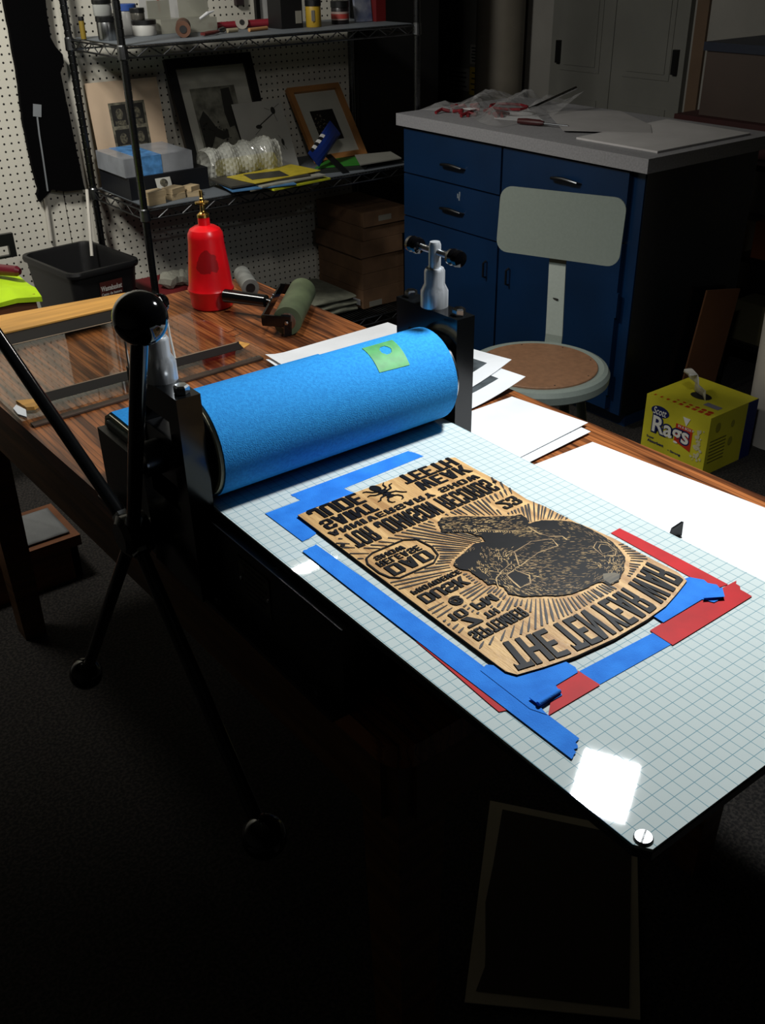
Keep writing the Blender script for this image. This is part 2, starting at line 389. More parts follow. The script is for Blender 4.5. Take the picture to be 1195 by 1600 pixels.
# ---------------------------------------------------------------- felt blanket over the roller
bl = thing('felt_blanket', 'bright blue felt blanket wrapped over the press roller, cream felt beneath', 'blanket', (.17, .8, .87))
def blanket(r, x0, x1, th, lift, m, name):
    pts = []
    for k in range(0, 31):
        a = math.radians(-82 - k*(255/30.)); pts.append((RY + r*math.cos(a), RZc + r*math.sin(a)))
    y, z = pts[-1]
    hang = [(.762, .893), (.785, .880+lift*.6), (.82, .8712+lift), (.88, .8718+lift), (.94, .873+lift), (.970, .873+lift), (.985+lift, .866), (.991+lift, .85), (.993+lift, .815)]
    pts += hang
    bm = B(); rows = []
    n = len(pts)
    for i, (py, pz) in enumerate(pts):
        a, b = pts[max(i-1, 0)], pts[min(i+1, n-1)]
        dy, dz = b[0]-a[0], b[1]-a[1]; L = math.hypot(dy, dz); ny, nz = dz/L, -dy/L   # outward
        if i == 0: pass
        row = []
        for j in range(13):
            x = x0 + (x1-x0)*j/12
            wv_ = 0
            row.append((bm.verts.new((x, py, pz+wv_)), bm.verts.new((x, py-ny*th*-1*-1, pz-nz*th+wv_))))
        rows.append(row)
    for a, b in zip(rows, rows[1:]):
        for j in range(12):
            bm.faces.new((a[j][0], a[j+1][0], b[j+1][0], b[j][0])); bm.faces.new((a[j][1], b[j][1], b[j+1][1], a[j+1][1]))
        bm.faces.new((a[0][0], b[0][0], b[0][1], a[0][1])); bm.faces.new((a[12][0], a[12][1], b[12][1], b[12][0]))
    for e in (rows[0], rows[-1]):
        for j in range(12): bm.faces.new((e[j][0], e[j][1], e[j+1][1], e[j+1][0]))
    return P(name, bm, m, bl, smooth=True)
bluefelt = mat('blue_felt', (42, 140, 208), .85, vscale=260, rgb2=(34, 124, 192), bump=.4, bscale=700, spec=.2)
cream = mat('cream_felt', (196, 190, 160), .9, bump=.4, bscale=600, spec=.2)
blanket(.0632, -.0175, .3450, .0030, .0055, bluefelt, 'blue_felt')
c_ = blanket(.0576, -.0215, .3455, .0052, .0, cream, 'cream_felt'); c_['label'] = 'cream under felt showing at the edge'
# green tape patch following the roller curve
def on_roller(x, s, r=.0667):
    a = PI/2 + s; return Vector((x, RY + r*math.cos(a), RZc + r*math.sin(a)))
t = thing('green_patch', 'square green patch with a round hole stuck on the blue blanket', 'patch', on_roller(.25, .3))
greenm = mat('green_tape', (72, 150, 84), .6, vscale=60, var=.15)
bm = B(); N = 36; grid_ = {}
corn = ((.230, .05), (.280, .055), (.275, .815), (.226, .785))
def bil(u, v):
    x = (1-u)*(1-v)*corn[0][0]+u*(1-v)*corn[1][0]+u*v*corn[2][0]+(1-u)*v*corn[3][0]
    s = (1-u)*(1-v)*corn[0][1]+u*(1-v)*corn[1][1]+u*v*corn[2][1]+(1-u)*v*corn[3][1]
    return x, s
for i in range(N+1):
    for j in range(N+1):
        grid_[i, j] = bm.verts.new(on_roller(*bil(i/N, j/N)))
for i in range(N):
    for j in range(N):
        u, v = (i+.5)/N, (j+.5)/N
        if math.hypot((u-.55), (v-.36)) < .17: continue
        bm.faces.new((grid_[i, j], grid_[i+1, j], grid_[i+1, j+1], grid_[i, j+1]))
bmesh.ops.delete(bm, geom=[v for v in bm.verts if not v.link_faces], context='VERTS')
P('patch', bm, greenm, t)
# ---------------------------------------------------------------- carved woodcut block
blk = thing('woodcut_block', 'carved wooden printing block with black inked lettering and animal head lying on the press bed', 'printing block', (.165, .36, .870))
ZB = .8740
outline = [(.0406,.5613),(.1038,.5636),(.1709,.5620),(.2789,.5609),(.2857,.5573),(.2845,.52),(.2858,.47),(.2808,.4169),(.2853,.3911),(.2872,.3408),(.2906,.3238),(.2944,.2893),(.2939,.2516),(.2952,.2),(.2897,.1846),(.262,.176),(.2358,.1690),(.2033,.1660),(.1542,.1653),(.1051,.1697),(.0688,.177),(.0412,.1845),(.036,.1946)]
plym = mat('carved_plywood', (205, 166, 108), .55, vscale=9, stretch=(10, 1.2, 1), rgb2=(160, 118, 68), bump=.5, bscale=60, detail=6)
ink = mat('printing_ink', (15, 13, 15), .5, vscale=60, rgb2=(8, 7, 8), spec=.16)
edgem = mat('block_edge', (40, 30, 22), .7)
bm = B()
prism(bm, outline, .8702, ZB, 1)
for f in bm.faces:
    if f.normal.z > .5 or len(f.verts) > 10 and f.calc_center_median().z > .873: f.material_index = 0
P('wood_slab', bm, [plym, edgem], blk)
UP = Vector((0, 0, .0012)); T = ZB + .0012
def rect_fn(x0, x1, yt, yb, sh=0, z=T):   # letters read along +X, tops toward -Y (mirrored for printing)
    # u 0..1 left to right ; v 0 bottom (far, yt) .. 1 top (near, yb)
    return lambda u, v: Vector((x0 + (x1-x0)*u + sh*(v), yt + (yb-yt)*v, z))
GS, GB = .31, .15
def G_(w, *ps): return (w, ps)
def rc(a, b, c, d): return [(a, b), (c, b), (c, d), (a, d)]
LB = [(0, .13), (.13, 0), (GS, 0), (GS, 1), (.13, 1), (0, .87)]; RB = [(1-x, y) for x, y in LB]
TB, BB = rc(GS, 1-GB, 1-GS, 1), rc(GS, 0, 1-GS, GB)
GL = {
 'A': G_(1, [(0, 0), (.30, 0), (.60, 1), (.28, 1)], [(.70, 0), (1, 0), (.72, 1), (.40, 1)], rc(.30, .20, .70, .36)),
 'B': G_(1, rc(0, 0, GS, 1), rc(GS, 1-GB, .8, 1), rc(GS, .44, .8, .58), rc(GS, 0, .8, GB), [(.66, .54), (.9, .54), (.97, .62), (.97, .90), (.85, 1), (.66, 1)], [(.66, 0), (.87, 0), (1, .10), (1, .42), (.9, .50), (.66, .50)]),
 'C': G_(1, LB, TB, BB, [(1-GS, .64), (1, .64), (1, .87), (.87, 1), (1-GS, 1)], [(1-GS, 0), (.87, 0), (1, .13), (1, .36), (1-GS, .36)]),
 'D': G_(1, rc(0, 0, GS, 1), TB, BB, RB),
 'E': G_(.82, rc(0, 0, GS*1.1, 1), rc(.3, 1-GB, 1, 1), rc(.3, .43, .88, .58), rc(.3, 0, 1, GB)),
 'H': G_(1, rc(0, 0, GS, 1), rc(1-GS, 0, 1, 1), rc(GS, .42, 1-GS, .58)),
 'I': G_(.42, rc(0, 0, 1, 1)),
 'J': G_(.9, [(1-GS, .1), (1, .13), (1, 1), (1-GS, 1)], [(.13, 0), (.87, 0), (1, .13), (.8, .2), (.2, .2), (0, .13)], rc(0, .13, GS, .36)),
 'K': G_(1, rc(0, 0, GS, 1), [(.28, .40), (.64, 1), (1, 1), (.55, .42)], [(.28, .55), (.66, 0), (1, 0), (.58, .62)]),
 'L': G_(.82, rc(0, 0, GS*1.1, 1), rc(.3, 0, 1, GB)),
 'M': G_(1.32, rc(0, 0, .27, 1), rc(.73, 0, 1, 1), [(.2, 1), (.27, 1), (.5, .45), (.5, .05), (.44, .05)], [(.8, 1), (.73, 1), (.5, .45), (.5, .05), (.56, .05)]),
 'N': G_(1, rc(0, 0, .3, 1), rc(.7, 0, 1, 1), [(.1, 1), (.34, 1), (.9, 0), (.66, 0)]),
 'O': G_(1, LB, TB, BB, RB),
 'P': G_(1, rc(0, 0, GS, 1), rc(GS, 1-GB, .8, 1), rc(GS, .38, .8, .52), [(.66, .38), (.88, .38), (1, .48), (1, .88), (.87, 1), (.66, 1)]),
 'R': G_(1, rc(0, 0, GS, 1), rc(GS, 1-GB, .8, 1), rc(GS, .42, .8, .56), [(.66, .52), (.9, .52), (1, .60), (1, .88), (.87, 1), (.66, 1)], [(.60, .50), (.66, 0), (1, 0), (.95, .50)]),
 'S': G_(1, [(0, .52), (.13, .42), (GS, .42), (GS, 1), (.13, 1), (0, .87)], TB, rc(.2, .42, .8, .58), [(1-GS, 0), (.87, 0), (1, .13), (1, .48), (.87, .58), (1-GS, .58)], BB, [(0, .13), (.13, 0), (GS, 0), (GS, .32), (0, .32)], [(1-GS, .70), (1, .70), (1, .87), (.87, 1), (1-GS, 1)]),
 'T': G_(.92, rc(0, 1-GB, 1, 1), rc(.31, 0, .69, 1), [(0, 1-GB), (0, .76), (.10, 1-GB)], [(1, 1-GB), (1, .76), (.90, 1-GB)]),
 'U': G_(1, [(0, .13), (.13, 0), (GS, 0), (GS, 1), (0, 1)], [(1-GS, 0), (.87, 0), (1, .13), (1, 1), (1-GS, 1)], BB),
 'V': G_(1, [(0, 1), (.32, 1), (.60, 0), (.34, 0)], [(1, 1), (.68, 1), (.40, 0), (.66, 0)]),
 'W': G_(1.35, [(0, 1), (.24, 1), (.40, 0), (.16, 0)], [(.30, 0), (.40, 0), (.56, 1), (.44, 1)], [(.44, 1), (.56, 1), (.70, 0), (.60, 0)], [(1, 1), (.76, 1), (.60, 0), (.84, 0)]),
 'Y': G_(1, [(0, 1), (.34, 1), (.62, .42), (.34, .42)], [(1, 1), (.66, 1), (.38, .42), (.66, .42)], rc(.33, 0, .67, .46)),
 '0': G_(1, LB, TB, BB, RB), '1': G_(.55, rc(.35, 0, .9, 1), [(0, .72), (.4, .78), (.4, 1), (.2, .88)]),
 '2': G_(1, TB, [(0, .66), (GS, .66), (GS, 1), (.13, 1), (0, .87)], [(1-GS, 1), (.87, 1), (1, .87), (1, .58), (.66, .5)], [(1, .60), (.66, .56), (0, .12), (0, 0), (.3, 0)], rc(0, 0, 1, GB)),
 '3': G_(1, rc(.1, 1-GB, .8, 1), rc(.3, .42, .8, .58), rc(.1, 0, .8, GB), [(.66, .52), (1, .56), (1, .88), (.87, 1), (.66, 1)], [(.66, 0), (.87, 0), (1, .12), (1, .46), (.66, .50)], rc(0, .68, .3, .95), rc(0, .05, .3, .32)),
 '7': G_(1, rc(0, .80, 1, 1), [(.55, .85), (1, .85), (.55, 0), (.12, 0)]),
}
def block_text(bm, txt, fn, gap=.10, space=.35):
    W = sum((GL[c][0] if c != ' ' else space) for c in txt) + gap*(len(txt)-1); x = 0; k_ = 0
    for c in txt:
        if c == ' ': x += space + gap; continue
        gw, ps = GL[c]
        for p in ps:
            k_ += 1; dz = Vector((0, 0, .000004*(k_ % 7)))
            pp = []
            for i in range(len(p)):   # subdivide edges a little so arcs bend
                a, b = p[i], p[(i+1) % len(p)]; pp += [a, ((a[0]+b[0])/2, (a[1]+b[1])/2)]
            top = [bm.verts.new(fn((x + q[0]*gw)/W, q[1]) + dz) for q in pp]; low = [bm.verts.new(v.co - UP) for v in top]
            bm.faces.new(top)
            for i in range(len(top)): j = (i+1) % len(top); bm.faces.new((top[i], low[i], low[j], top[j]))
        x += gw + gap
bands = []
def word(name, txt, x0, x1, yfar, ynear, bold=.02, sp=1.0, sh=0):
    bm = B()
    if txt == '@': text_on(bm, txt, rect_fn(x0, x1, yfar, ynear, sh), bold, UP, sp)
    else: block_text(bm, txt, rect_fn(x0, x1, yfar, ynear, sh), .13 if len(txt) < 6 else .20, .5)
    P(name, bm, ink, blk); bands.append((x0-.003, x1+.003, ynear-.0028, yfar+.0028))
word('lettering', 'JUDE', .0512, .1245, .5615, .5345, .075, 1.12)
word('lettering', 'SAINT', .0495, .1245, .5310, .5090, .055, 1.12)
word('lettering', 'ANNIVERSARY SHOW', .0450, .2735, .5045, .4935, .05, 1.15)
word('lettering', 'TOR JOHNSON RECORDS', .0545, .2735, .4885, .4550, .06, 1.13)
word('lettering', 'TEETH', .1905, .2775, .5620, .5380, .075, 1.12)
word('lettering', 'WEAK', .1955, .2778, .5355, .5125, .065, 1.12)
word('lettering', '23', .2435, .2725, .4340, .4140, .05, 1.05)
word('lettering', 'SHOW', .0547, .0955, .4290, .4210, .05, 1.1)
word('lettering', 'RELEASE', .0500, .1090, .4185, .4080, .06, 1.12)
word('lettering', 'DAD', .0515, .1100, .4055, .3850, .075, 1.1)
word('lettering', 'PROVIDENCE', .0463, .1125, .3520, .3445, .05, 1.15)
word('lettering', 'DUSK', .0460, .1070, .3405, .3235, .08, 1.12)
word('lettering', '@', .0655, .0815, .3170, .3010, .03)
word('lettering', '10', .0475, .0695, .2955, .2830, .07, 1.15)
word('lettering', 'PM', .0805, .1100, .2960, .2825, .06, 1.25)
word('lettering', '7', .0530, .0720, .2810, .2650, .09)
word('lettering', 'TH', .0785, .0957, .2750, .2655, .055, 1.1)
word('lettering', 'SEPTEMBER', .0460, .1160, .2608, .2440, .05, 1.12)
bands.append((.125, .192, .508, .563)); bands.append((.037, .29, .49, .566)); bands.append((.235, .28, .41, .437))
bm = B(); lathe(bm, [(.0028, 0), (.0028, .0012), (0, .0012)], (.0431, .4709, ZB), 12); lathe(bm, [(.0028, 0), (.0028, .0012), (0, .0012)], (.2800, .4740, ZB), 12); P('ink_dots', bm, ink, blk)
# arched headline
def ip(t, x):
    for (a, b), (c, d) in zip(t, t[1:]):
        if x <= c: return b + (d-b)*(x-a)/(c-a)
    return t[-1][1]
farc = [(.055, .2290), (.097, .2200), (.148, .2155), (.218, .2160), (.250, .2220), (.2845, .2340)]
nearc = [(.043, .1885), (.0979, .1755), (.1395, .1698), (.1865, .1690), (.2200, .1712), (.2512, .1772), (.2920, .1890)]
def arc(u0, u1):
    def fn(u, v):
        U = u0 + (u1-u0)*u; xf_ = .0575 + (.2845-.0575)*U; xn = .0460 + (.2895-.0460)*U
        return Vector((xf_ + (xn-xf_)*v, ip(farc, xf_) + (ip(nearc, xn)-ip(farc, xf_))*v, T))
    return fn
for tx, a, b in (('THE', .0, .235), ('TEN', .265, .475), ('YEAR', .495, .745), ('WAR', .775, 1.0)):
    bm = B(); block_text(bm, tx, arc(a, b), .09); P('lettering', bm, ink, blk)
# oval frame around the release text
def ribbon(bm, pts, w_, z0=ZB, z1=T, closed=False):
    n = len(pts)
    L, Rr_ = [], []
    ws = w_ if isinstance(w_, (list, tuple)) else [w_]*n
    for i in range(n):
        a = Vector(pts[(i-1) % n] if closed else pts[max(i-1, 0)]); b = Vector(pts[(i+1) % n] if closed else pts[min(i+1, n-1)])
        d = (b-a); d = d.normalized() if d.length else Vector((1, 0)); nn = Vector((-d.y, d.x))*ws[i]/2; p = Vector(pts[i])
        L.append(p+nn); Rr_.append(p-nn)
    rg = range(n if closed else n-1)
    tl = [bm.verts.new((q.x, q.y, z1)) for q in L]; tr = [bm.verts.new((q.x, q.y, z1)) for q in Rr_]
    bl_ = [bm.verts.new((q.x, q.y, z0)) for q in L]; br = [bm.verts.new((q.x, q.y, z0)) for q in Rr_]
    for i in rg:
        j = (i+1) % n
        bm.faces.new((tl[i], tl[j], tr[j], tr[i])); bm.faces.new((bl_[i], bl_[j], tl[j], tl[i])); bm.faces.new((tr[i], tr[j], br[j], br[i]))
oval = [(.0425, .4220), (.0480, .4320), (.060, .4368), (.1045, .4368), (.1172, .4275), (.1200, .405), (.1150, .3880), (.1010, .3785), (.0535, .3785), (.0455, .3860), (.0420, .400)]
bm = B(); ribbon(bm, oval, .0022, closed=True); P('oval_border', bm, ink, blk)
# stag beetle
bm = B()
def blob(c, rx, ry, rot, n=20):
    pts = [(c[0] + rx*math.cos(2*PI*k/n)*math.cos(rot) - ry*math.sin(2*PI*k/n)*math.sin(rot), c[1] + rx*math.cos(2*PI*k/n)*math.sin(rot) + ry*math.sin(2*PI*k/n)*math.cos(rot)) for k in range(n)]
    prism(bm, pts, ZB, T)
blob((.1520, .5545), .0085, .0062, -1.3); blob((.1545, .5420), .0062, .0052, 0); blob((.1552, .5345), .0055, .0045, 0); blob((.1552, .5275), .0052, .0035, 0)
for L in ([(.1520, .5265), (.1475, .5225), (.1455, .5175), (.1475, .5130), (.1510, .5125)], [(.1585, .5265), (.1640, .5240), (.1668, .5190), (.1650, .5140), (.1610, .5125)],
          [(.1510, .5450), (.1430, .5480), (.1380, .5545), (.1330, .5555)], [(.1505, .5400), (.1420, .5400), (.1360, .5440), (.1315, .5430)], [(.1515, .5330), (.1430, .5310), (.1390, .5260), (.1345, .5255)],
          [(.1580, .5450), (.1640, .5480), (.1650, .5560), (.1690, .5600)], [(.1590, .5410), (.1680, .5430), (.1710, .5510), (.1760, .5520)], [(.1590, .5350), (.1680, .5330), (.1730, .5260), (.1775, .5230)]):
    ribbon(bm, L, [.0026, .0020, .0017, .0012, .001][:len(L)])
P('beetle_print', bm, ink, blk)
# animal head
head = [(.1603,.4425),(.1706,.4469),(.1923,.4347),(.2131,.4154),(.2367,.3991),(.2484,.3938),(.2475,.3827),(.2408,.373),(.258,.3692),(.2737,.3566),(.2834,.3439),(.2872,.3298),(.2880,.3133),(.287,.297),(.2856,.2847),(.2799,.2678),(.2735,.2549),(.2622,.2463),(.2511,.2379),(.2317,.2282),(.2186,.2285),(.2171,.2378),(.2109,.2407),(.1953,.2409),(.176,.2422),(.1598,.2512),(.1459,.2622),(.1336,.27),(.1243,.2834),(.1287,.2959),(.126,.3062),(.1192,.3096),(.12,.3213),(.1209,.3417),(.1144,.3512),(.1148,.3617),(.1238,.3677),(.1416,.3737),(.1626,.38),(.1749,.3749),(.1785,.3862),(.1752,.3912),(.1717,.4052),(.1563,.4146),(.1486,.4208),(.1539,.4302)]
def inpoly(x, y, poly):
    c = False; j = len(poly)-1
    for i in range(len(poly)):
        xi, yi = poly[i]; xj, yj = poly[j]
        if (yi > y) != (yj > y) and x < (xj-xi)*(y-yi)/(yj-yi)+xi: c = not c
        j = i
    return c
def rough(poly, amp, step=.0022):
    out = []
    for i in range(len(poly)):
        a, b = Vector(poly[i]), Vector(poly[(i+1) % len(poly)]); n = max(1, int((b-a).length/step)); nn = Vector((-(b-a).y, (b-a).x)).normalized()
        for k in range(n):
            p = a.lerp(b, k/n) + nn*random.uniform(-amp, amp); out.append((p.x, p.y))
    return out
bm = B(); prism(bm, rough(head, .0006), ZB, T); hd = P('animal_head', bm, ink, blk)
mouth = [(.1752,.3912),(.1949,.3866),(.2046,.3653),(.2203,.348),(.1939,.3457),(.1728,.3625),(.1601,.3773),(.1416,.3737),(.1238,.3677)]
darkz = [mouth, [(.2484,.3938),(.2408,.373),(.2580,.3692),(.2700,.3600),(.2600,.345),(.245,.352),(.236,.372)],
         [(.1389,.2857),(.1474,.3090),(.1590,.3100),(.1625,.2950),(.1552,.2865)], [(.2600,.2850),(.2640,.2740),(.2730,.2740),(.2760,.2850),(.2700,.2910)], [(.1200,.3213),(.1300,.3150),(.1290,.3300),(.1215,.3420)], [(.122,.366),(.116,.352),(.13,.344),(.150,.360),(.165,.372)]]
tanm = mat('carved_line', (190, 156, 100), .6, vscale=60, rgb2=(120, 92, 56))
bm = B()
def sliver(x, y, a, L, w_, bend=0):
    n = 4; pts = []
    for k in range(n):
        t_ = k/(n-1)-.5; pts.append((x + L*t_*math.cos(a) - bend*math.cos(t_*PI)*math.sin(a), y + L*t_*math.sin(a) + bend*math.cos(t_*PI)*math.cos(a)))
    if not all(inpoly(px, py, head) for px, py in pts): return
    if any(inpoly(px, py, dz) for px, py in pts for dz in darkz): return
    ribbon(bm, pts, [w_*.35, w_, w_, w_*.35], T-.0001, T+.00012)
for k in range(3600):
    x = random.uniform(.112, .29); y = random.uniform(.226, .448)
    a = math.atan2(y-.30, x-.20) + PI/2*.9 + random.uniform(-.35, .35)
    if math.hypot((x-.215)/.055, (y-.300)/.045) < 1: a = -.55 + random.uniform(-.35, .35)
    if y > .38: a = math.atan2(-.045, .08) + random.uniform(-.3, .3)
    dense = 1.0
    if x > .20 and .25 < y < .35 and x < .275: dense = .45
    if random.random() > dense: continue
    jaw = y > .38 or (x < .19 and y < .36)
    sliver(x, y, a if not (x < .17 and .31 < y < .37) else random.choice((.9, 2.3, 1.4)), random.uniform(.002, .0065), random.uniform(.0003, .0010 if jaw else .0005), random.uniform(-.0006, .0006))
def outl(pts, w_, closed=False):
    q = []
    for i in range(len(pts) - (0 if closed else 1)):
        a, b = Vector(pts[i]), Vector(pts[(i+1) % len(pts)])
        for k in range(4): p = a.lerp(b, k/4) + Vector((random.uniform(-.0004, .0004), random.uniform(-.0004, .0004))); q.append((p.x, p.y))
    ribbon(bm, q, [w_*random.uniform(.4, 1.2) for _ in q], T-.0001, T+.00016, closed)
outl([(.2345,.3681),(.2344,.3511),(.2382,.3384),(.2504,.3287),(.2484,.3161)], .0014)
outl([(.1849,.3391),(.2151,.3427),(.2372,.3321),(.232,.3175),(.2045,.3212),(.1689,.3142)], .0015, True)
outl([(.1410,.2840),(.1460,.3100),(.1600,.3130),(.1650,.2950),(.1560,.2835)], .0020, True)
outl([(.2557,.2713),(.2600,.2900),(.2720,.2960),(.2800,.2880),(.2760,.2700),(.2660,.2640)], .0012, True)
outl([(.2585,.2750),(.2640,.2860),(.2720,.2900),(.2770,.2830),(.2730,.2720)], .0009, True)
outl([(.1760,.4060),(.1900,.3950),(.2080,.3790),(.2230,.3650),(.2345,.3560)], .0010)
outl([(.1240,.2990),(.1330,.3130),(.1500,.3200),(.1700,.3250)], .0012)
for k in range(26):   # teeth along the jaw
    t_ = k/25; x = .1600+.052*t_; y = .4150-.045*t_ + random.uniform(-.001, .001)
    ribbon(bm, [(x, y), (x+.0012, y+.0030)], [.0011, .0004], T-.0001, T+.00015)
for k in range(60):   # nose curls
    x = random.uniform(.235, .275); y = random.uniform(.243, .270)
    sliver(x, y, random.uniform(0, PI), random.uniform(.003, .007), .0007, random.uniform(-.0015, .0015))
P('engraved_lines', bm, tanm, hd)
bm = B(); prism(bm, [(.2205, .2300), (.2210, .2400), (.2290, .2478), (.2400, .2420), (.2425, .2360), (.2340, .2300)], T, T+.0002); P('tongue', bm, mat('carved_grey', (96, 84, 60), .6, vscale=20, stretch=(1, 8, 1), var=.5), hd)
# radiating cut lines
bm = B(); cx, cy = .203, .322
hp = [(cx + (x-cx)*1.05, cy + (y-cy)*1.05) for x, y in head]
boxp = [(.082 + (x-.082)*1.07, .4077 + (y-.4077)*1.07) for x, y in oval]
def allowed(x, y):
    if not inpoly(x, y, outline) or x < .0395 or inpoly(x, y, hp) or inpoly(x, y, boxp): return False
    if y > .487: return False
    if x > .2935: return False
    if y < ip(farc, min(max(x, .055), .2845)) + .004: return False
    for a, b, c, d in bands[3:18]:
        if a < x < b and c < y < d: return False
    if .235 < x < .28 and .408 < y < .438: return False
    return True
for k in range(130):
    a = 2*PI*(k + random.uniform(-.2, .2))/130; seg = []; 
    for i in range(320):
        r = .03 + i*.001; x, y = cx + r*math.cos(a), cy + r*math.sin(a)
        if allowed(x, y): seg.append((x, y))
        else:
            if len(seg) > 4: ribbon(bm, [seg[0], seg[len(seg)//3], seg[2*len(seg)//3], seg[-1]], [.0008, random.uniform(.0014, .0022), random.uniform(.0018, .0032), random.uniform(.0010, .0026)], ZB, ZB+.0007)
            seg = []
P('carved_rays', bm, mat('ray_ink', (40, 26, 16), .6, vscale=80, rgb2=(18, 12, 9)), blk)

# ---------------------------------------------------------------- tapes on the bed
def jag(p, q, n=7, amp=.0012):
    p, q = Vector(p), Vector(q); out = []
    for i in range(n+1):
        v = p.lerp(q, i/n)
        if 0 < i < n: d = (q-p).normalized(); v += Vector((-d.y, d.x))*random.uniform(-amp, amp)
        out.append((v.x, v.y))
    return out
def tape(pts, z, m, name, label, cat='tape', th=.00035, group=None):
    bm = B(); prism(bm, pts, z, z+th); o = fin(name, bm, m); return tag(o, label, cat, group)
zt = .87005
tape(jag((.064, .6145), (.067, .583)) + jag((.2605, .592), (.2540, .6170)), zt, blue_tape, 'masking_tape', 'blue masking tape strip just in front of the blue roller')
tape([(.0145, .594), (.093, .5945), (.125, .585), (.128, .5672), (.060, .5680), (.0475, .5600), (.0475, .5320), (.044, .5240), (.036, .5160)] + jag((.029, .514), (.0150, .5120), 3), zt+.0005, blue_tape, 'masking_tape', 'L-shaped blue masking tape at the far left corner of the carved block')
tape(jag((.0030, .4930), (.0230, .4960)) + [(.0255, .40), (.0268, .25)] + jag((.0262, .0920), (.0030, .0790), 9, .002) + [(.0020, .25), (.0022, .40)], zt+.0012, blue_tape, 'masking_tape', 'long blue masking tape strip along the left side of the bed')
tape([(.0012, .285), (.006, .285), (.008, .155), (-.0045, .160), (-.0040, .175), (-.0015, .22)], zt+.0005, red_tape, 'red_tape', 'thin sliver of red tape showing beside the long blue strip')
tape([(.020, .212), (.030, .215), (.045, .199), (.062, .184), (.083, .1745), (.0925, .171), (.0935, .160), (.090, .1535), (.060, .1530), (.055, .1400), (.028, .1405), (.0255, .130), (.019, .145)], zt+.0017, blue_tape, 'masking_tape', 'torn blue masking tape at the near left corner of the carved block')
# folded tab
t = thing('tape_tab', 'small folded blue tape tab standing on the red tape corner', 'tape', (.04, .145, .872))
bm = B(); tube(bm, [(.0270, .1430, .8745), (.0555, .1440, .8738)], .0023, 12); xf(bm, Matrix.Identity(4)); box(bm, .0270, .0555, .1430, .1540, .8738, .8746); P('folded_tape', bm, blue_tape, t)
tape([(.052, .158)] + [(.0925, .1562)] + [(.0935, .1290)] + [(.0262, .1292)] + [(.050, .148)], zt+.0008, red_tape, 'red_tape', 'short red tape piece between the near left tab and the blue strip')
tape(jag((.0935, .1548), (.1945, .1505), 2, 0) + jag((.1955, .1275), (.0925, .1300), 2, 0), zt+.0003, blue_tape, 'masking_tape', 'blue masking tape strip in front of the arched headline')
tape([(.1940, .1545), (.241, .1555), (.300, .1560)] + jag((.3350, .1545), (.3240, .1420), 3, .003) + jag((.3240, .1420), (.3230, .1270), 3, .003) + [(.262, .1262), (.1930, .1255)], zt+.0008, red_tape, 'red_tape', 'wide red tape strip with a torn end at the near right corner')
tape([(.3050, .3035), (.3210, .3045), (.3220, .2800), (.3230, .2210), (.3225, .1560), (.3020, .1600)], zt+.0004, red_tape, 'red_tape', 'long red tape strip along the right side of the carved block')
tape([(.2150, .1735), (.245, .1785), (.2900, .1905), (.3000, .1890), (.3080, .1760), (.3060, .1700), (.3110, .1620), (.3070, .1540), (.2960, .1430), (.2820, .1440), (.2770, .1550), (.2140, .1540)], zt+.0018, blue_tape, 'masking_tape', 'torn blue masking tape with lifted end at the near right corner of the block')
tape([(.276, .1535), (.2955, .1412), (.3075, .1530), (.2900, .1600)], zt+.0045, blue_tape, 'masking_tape', 'lifted blue tape flap over the red tape at the near right corner')

# ---------------------------------------------------------------- papers on the table
def curled(name, pts, z, m, label, curl, th=.0006, group=None, n=14, parts=None):
    """quad sheet; curl(u,v)->height"""
    t = thing(name, label, 'paper', (pts[0][0], pts[0][1], z), group)
    a, b, c, d = [Vector(p) for p in pts]
    def mk(nm, u0, u1, v0, v1, mm, dz):
        bm = B(); g = {}; g2 = {}
        for i in range(n+1):
            for j in range(n+1):
                u, v = u0+(u1-u0)*i/n, v0+(v1-v0)*j/n
                p = a.lerp(b, u).lerp(d.lerp(c, u), v); h_ = z + curl(u, v) + dz
                g[i, j] = bm.verts.new((p.x, p.y, h_)); g2[i, j] = bm.verts.new((p.x, p.y, h_-th))
        for i in range(n):
            for j in range(n):
                bm.faces.new((g[i, j], g[i+1, j], g[i+1, j+1], g[i, j+1])); bm.faces.new((g2[i, j], g2[i, j+1], g2[i+1, j+1], g2[i+1, j]))
        for i in range(n):
            bm.faces.new((g[i, 0], g2[i, 0], g2[i+1, 0], g[i+1, 0])); bm.faces.new((g[i, n], g[i+1, n], g2[i+1, n], g2[i, n]))
            bm.faces.new((g[0, i], g[0, i+1], g2[0, i+1], g2[0, i])); bm.faces.new((g[n, i], g2[n, i], g2[n, i+1], g[n, i+1]))
        P(nm, bm, mm, t, smooth=False)
    mk('paper_sheet', 0, 1, 0, 1, m, 0)
    if parts: mk('printed_area', *parts, paper_grey, .0005)
    return t
zp_ = .7415
curled('paper_sheet', [(.40, .655), (.6700, .6500), (.7120, .3450), (.72, .232)][:2] + [(.715, .225), (.40, .225)], zp_, white_paper, 'large blank white sheet on the table right of the gridded bed', lambda u, v: .0004)
curled('paper_sheet', [(.395, .80), (.700, .79), (.6900, .6730), (.395, .648)], zp_+.0012, white_paper, 'blank white sheet peeking out under the smooth top sheet', lambda u, v: .0006+.006*max(0, v-.5)*u)
curled('paper_sheet', [(.40, .862), (.690, .864), (.7090, .6970), (.400, .665)], zp_+.003, white_paper, 'smooth blank white sheet behind the large sheet, beside the press upright', lambda u, v: .001+.003*v*u)
cb = lambda u, v: .002 + .030*max(0, u-.55)**1.6*4*max(0, v)**1.5*.6 + .014*max(0, .1-u)*10*max(0, .25-v)*2
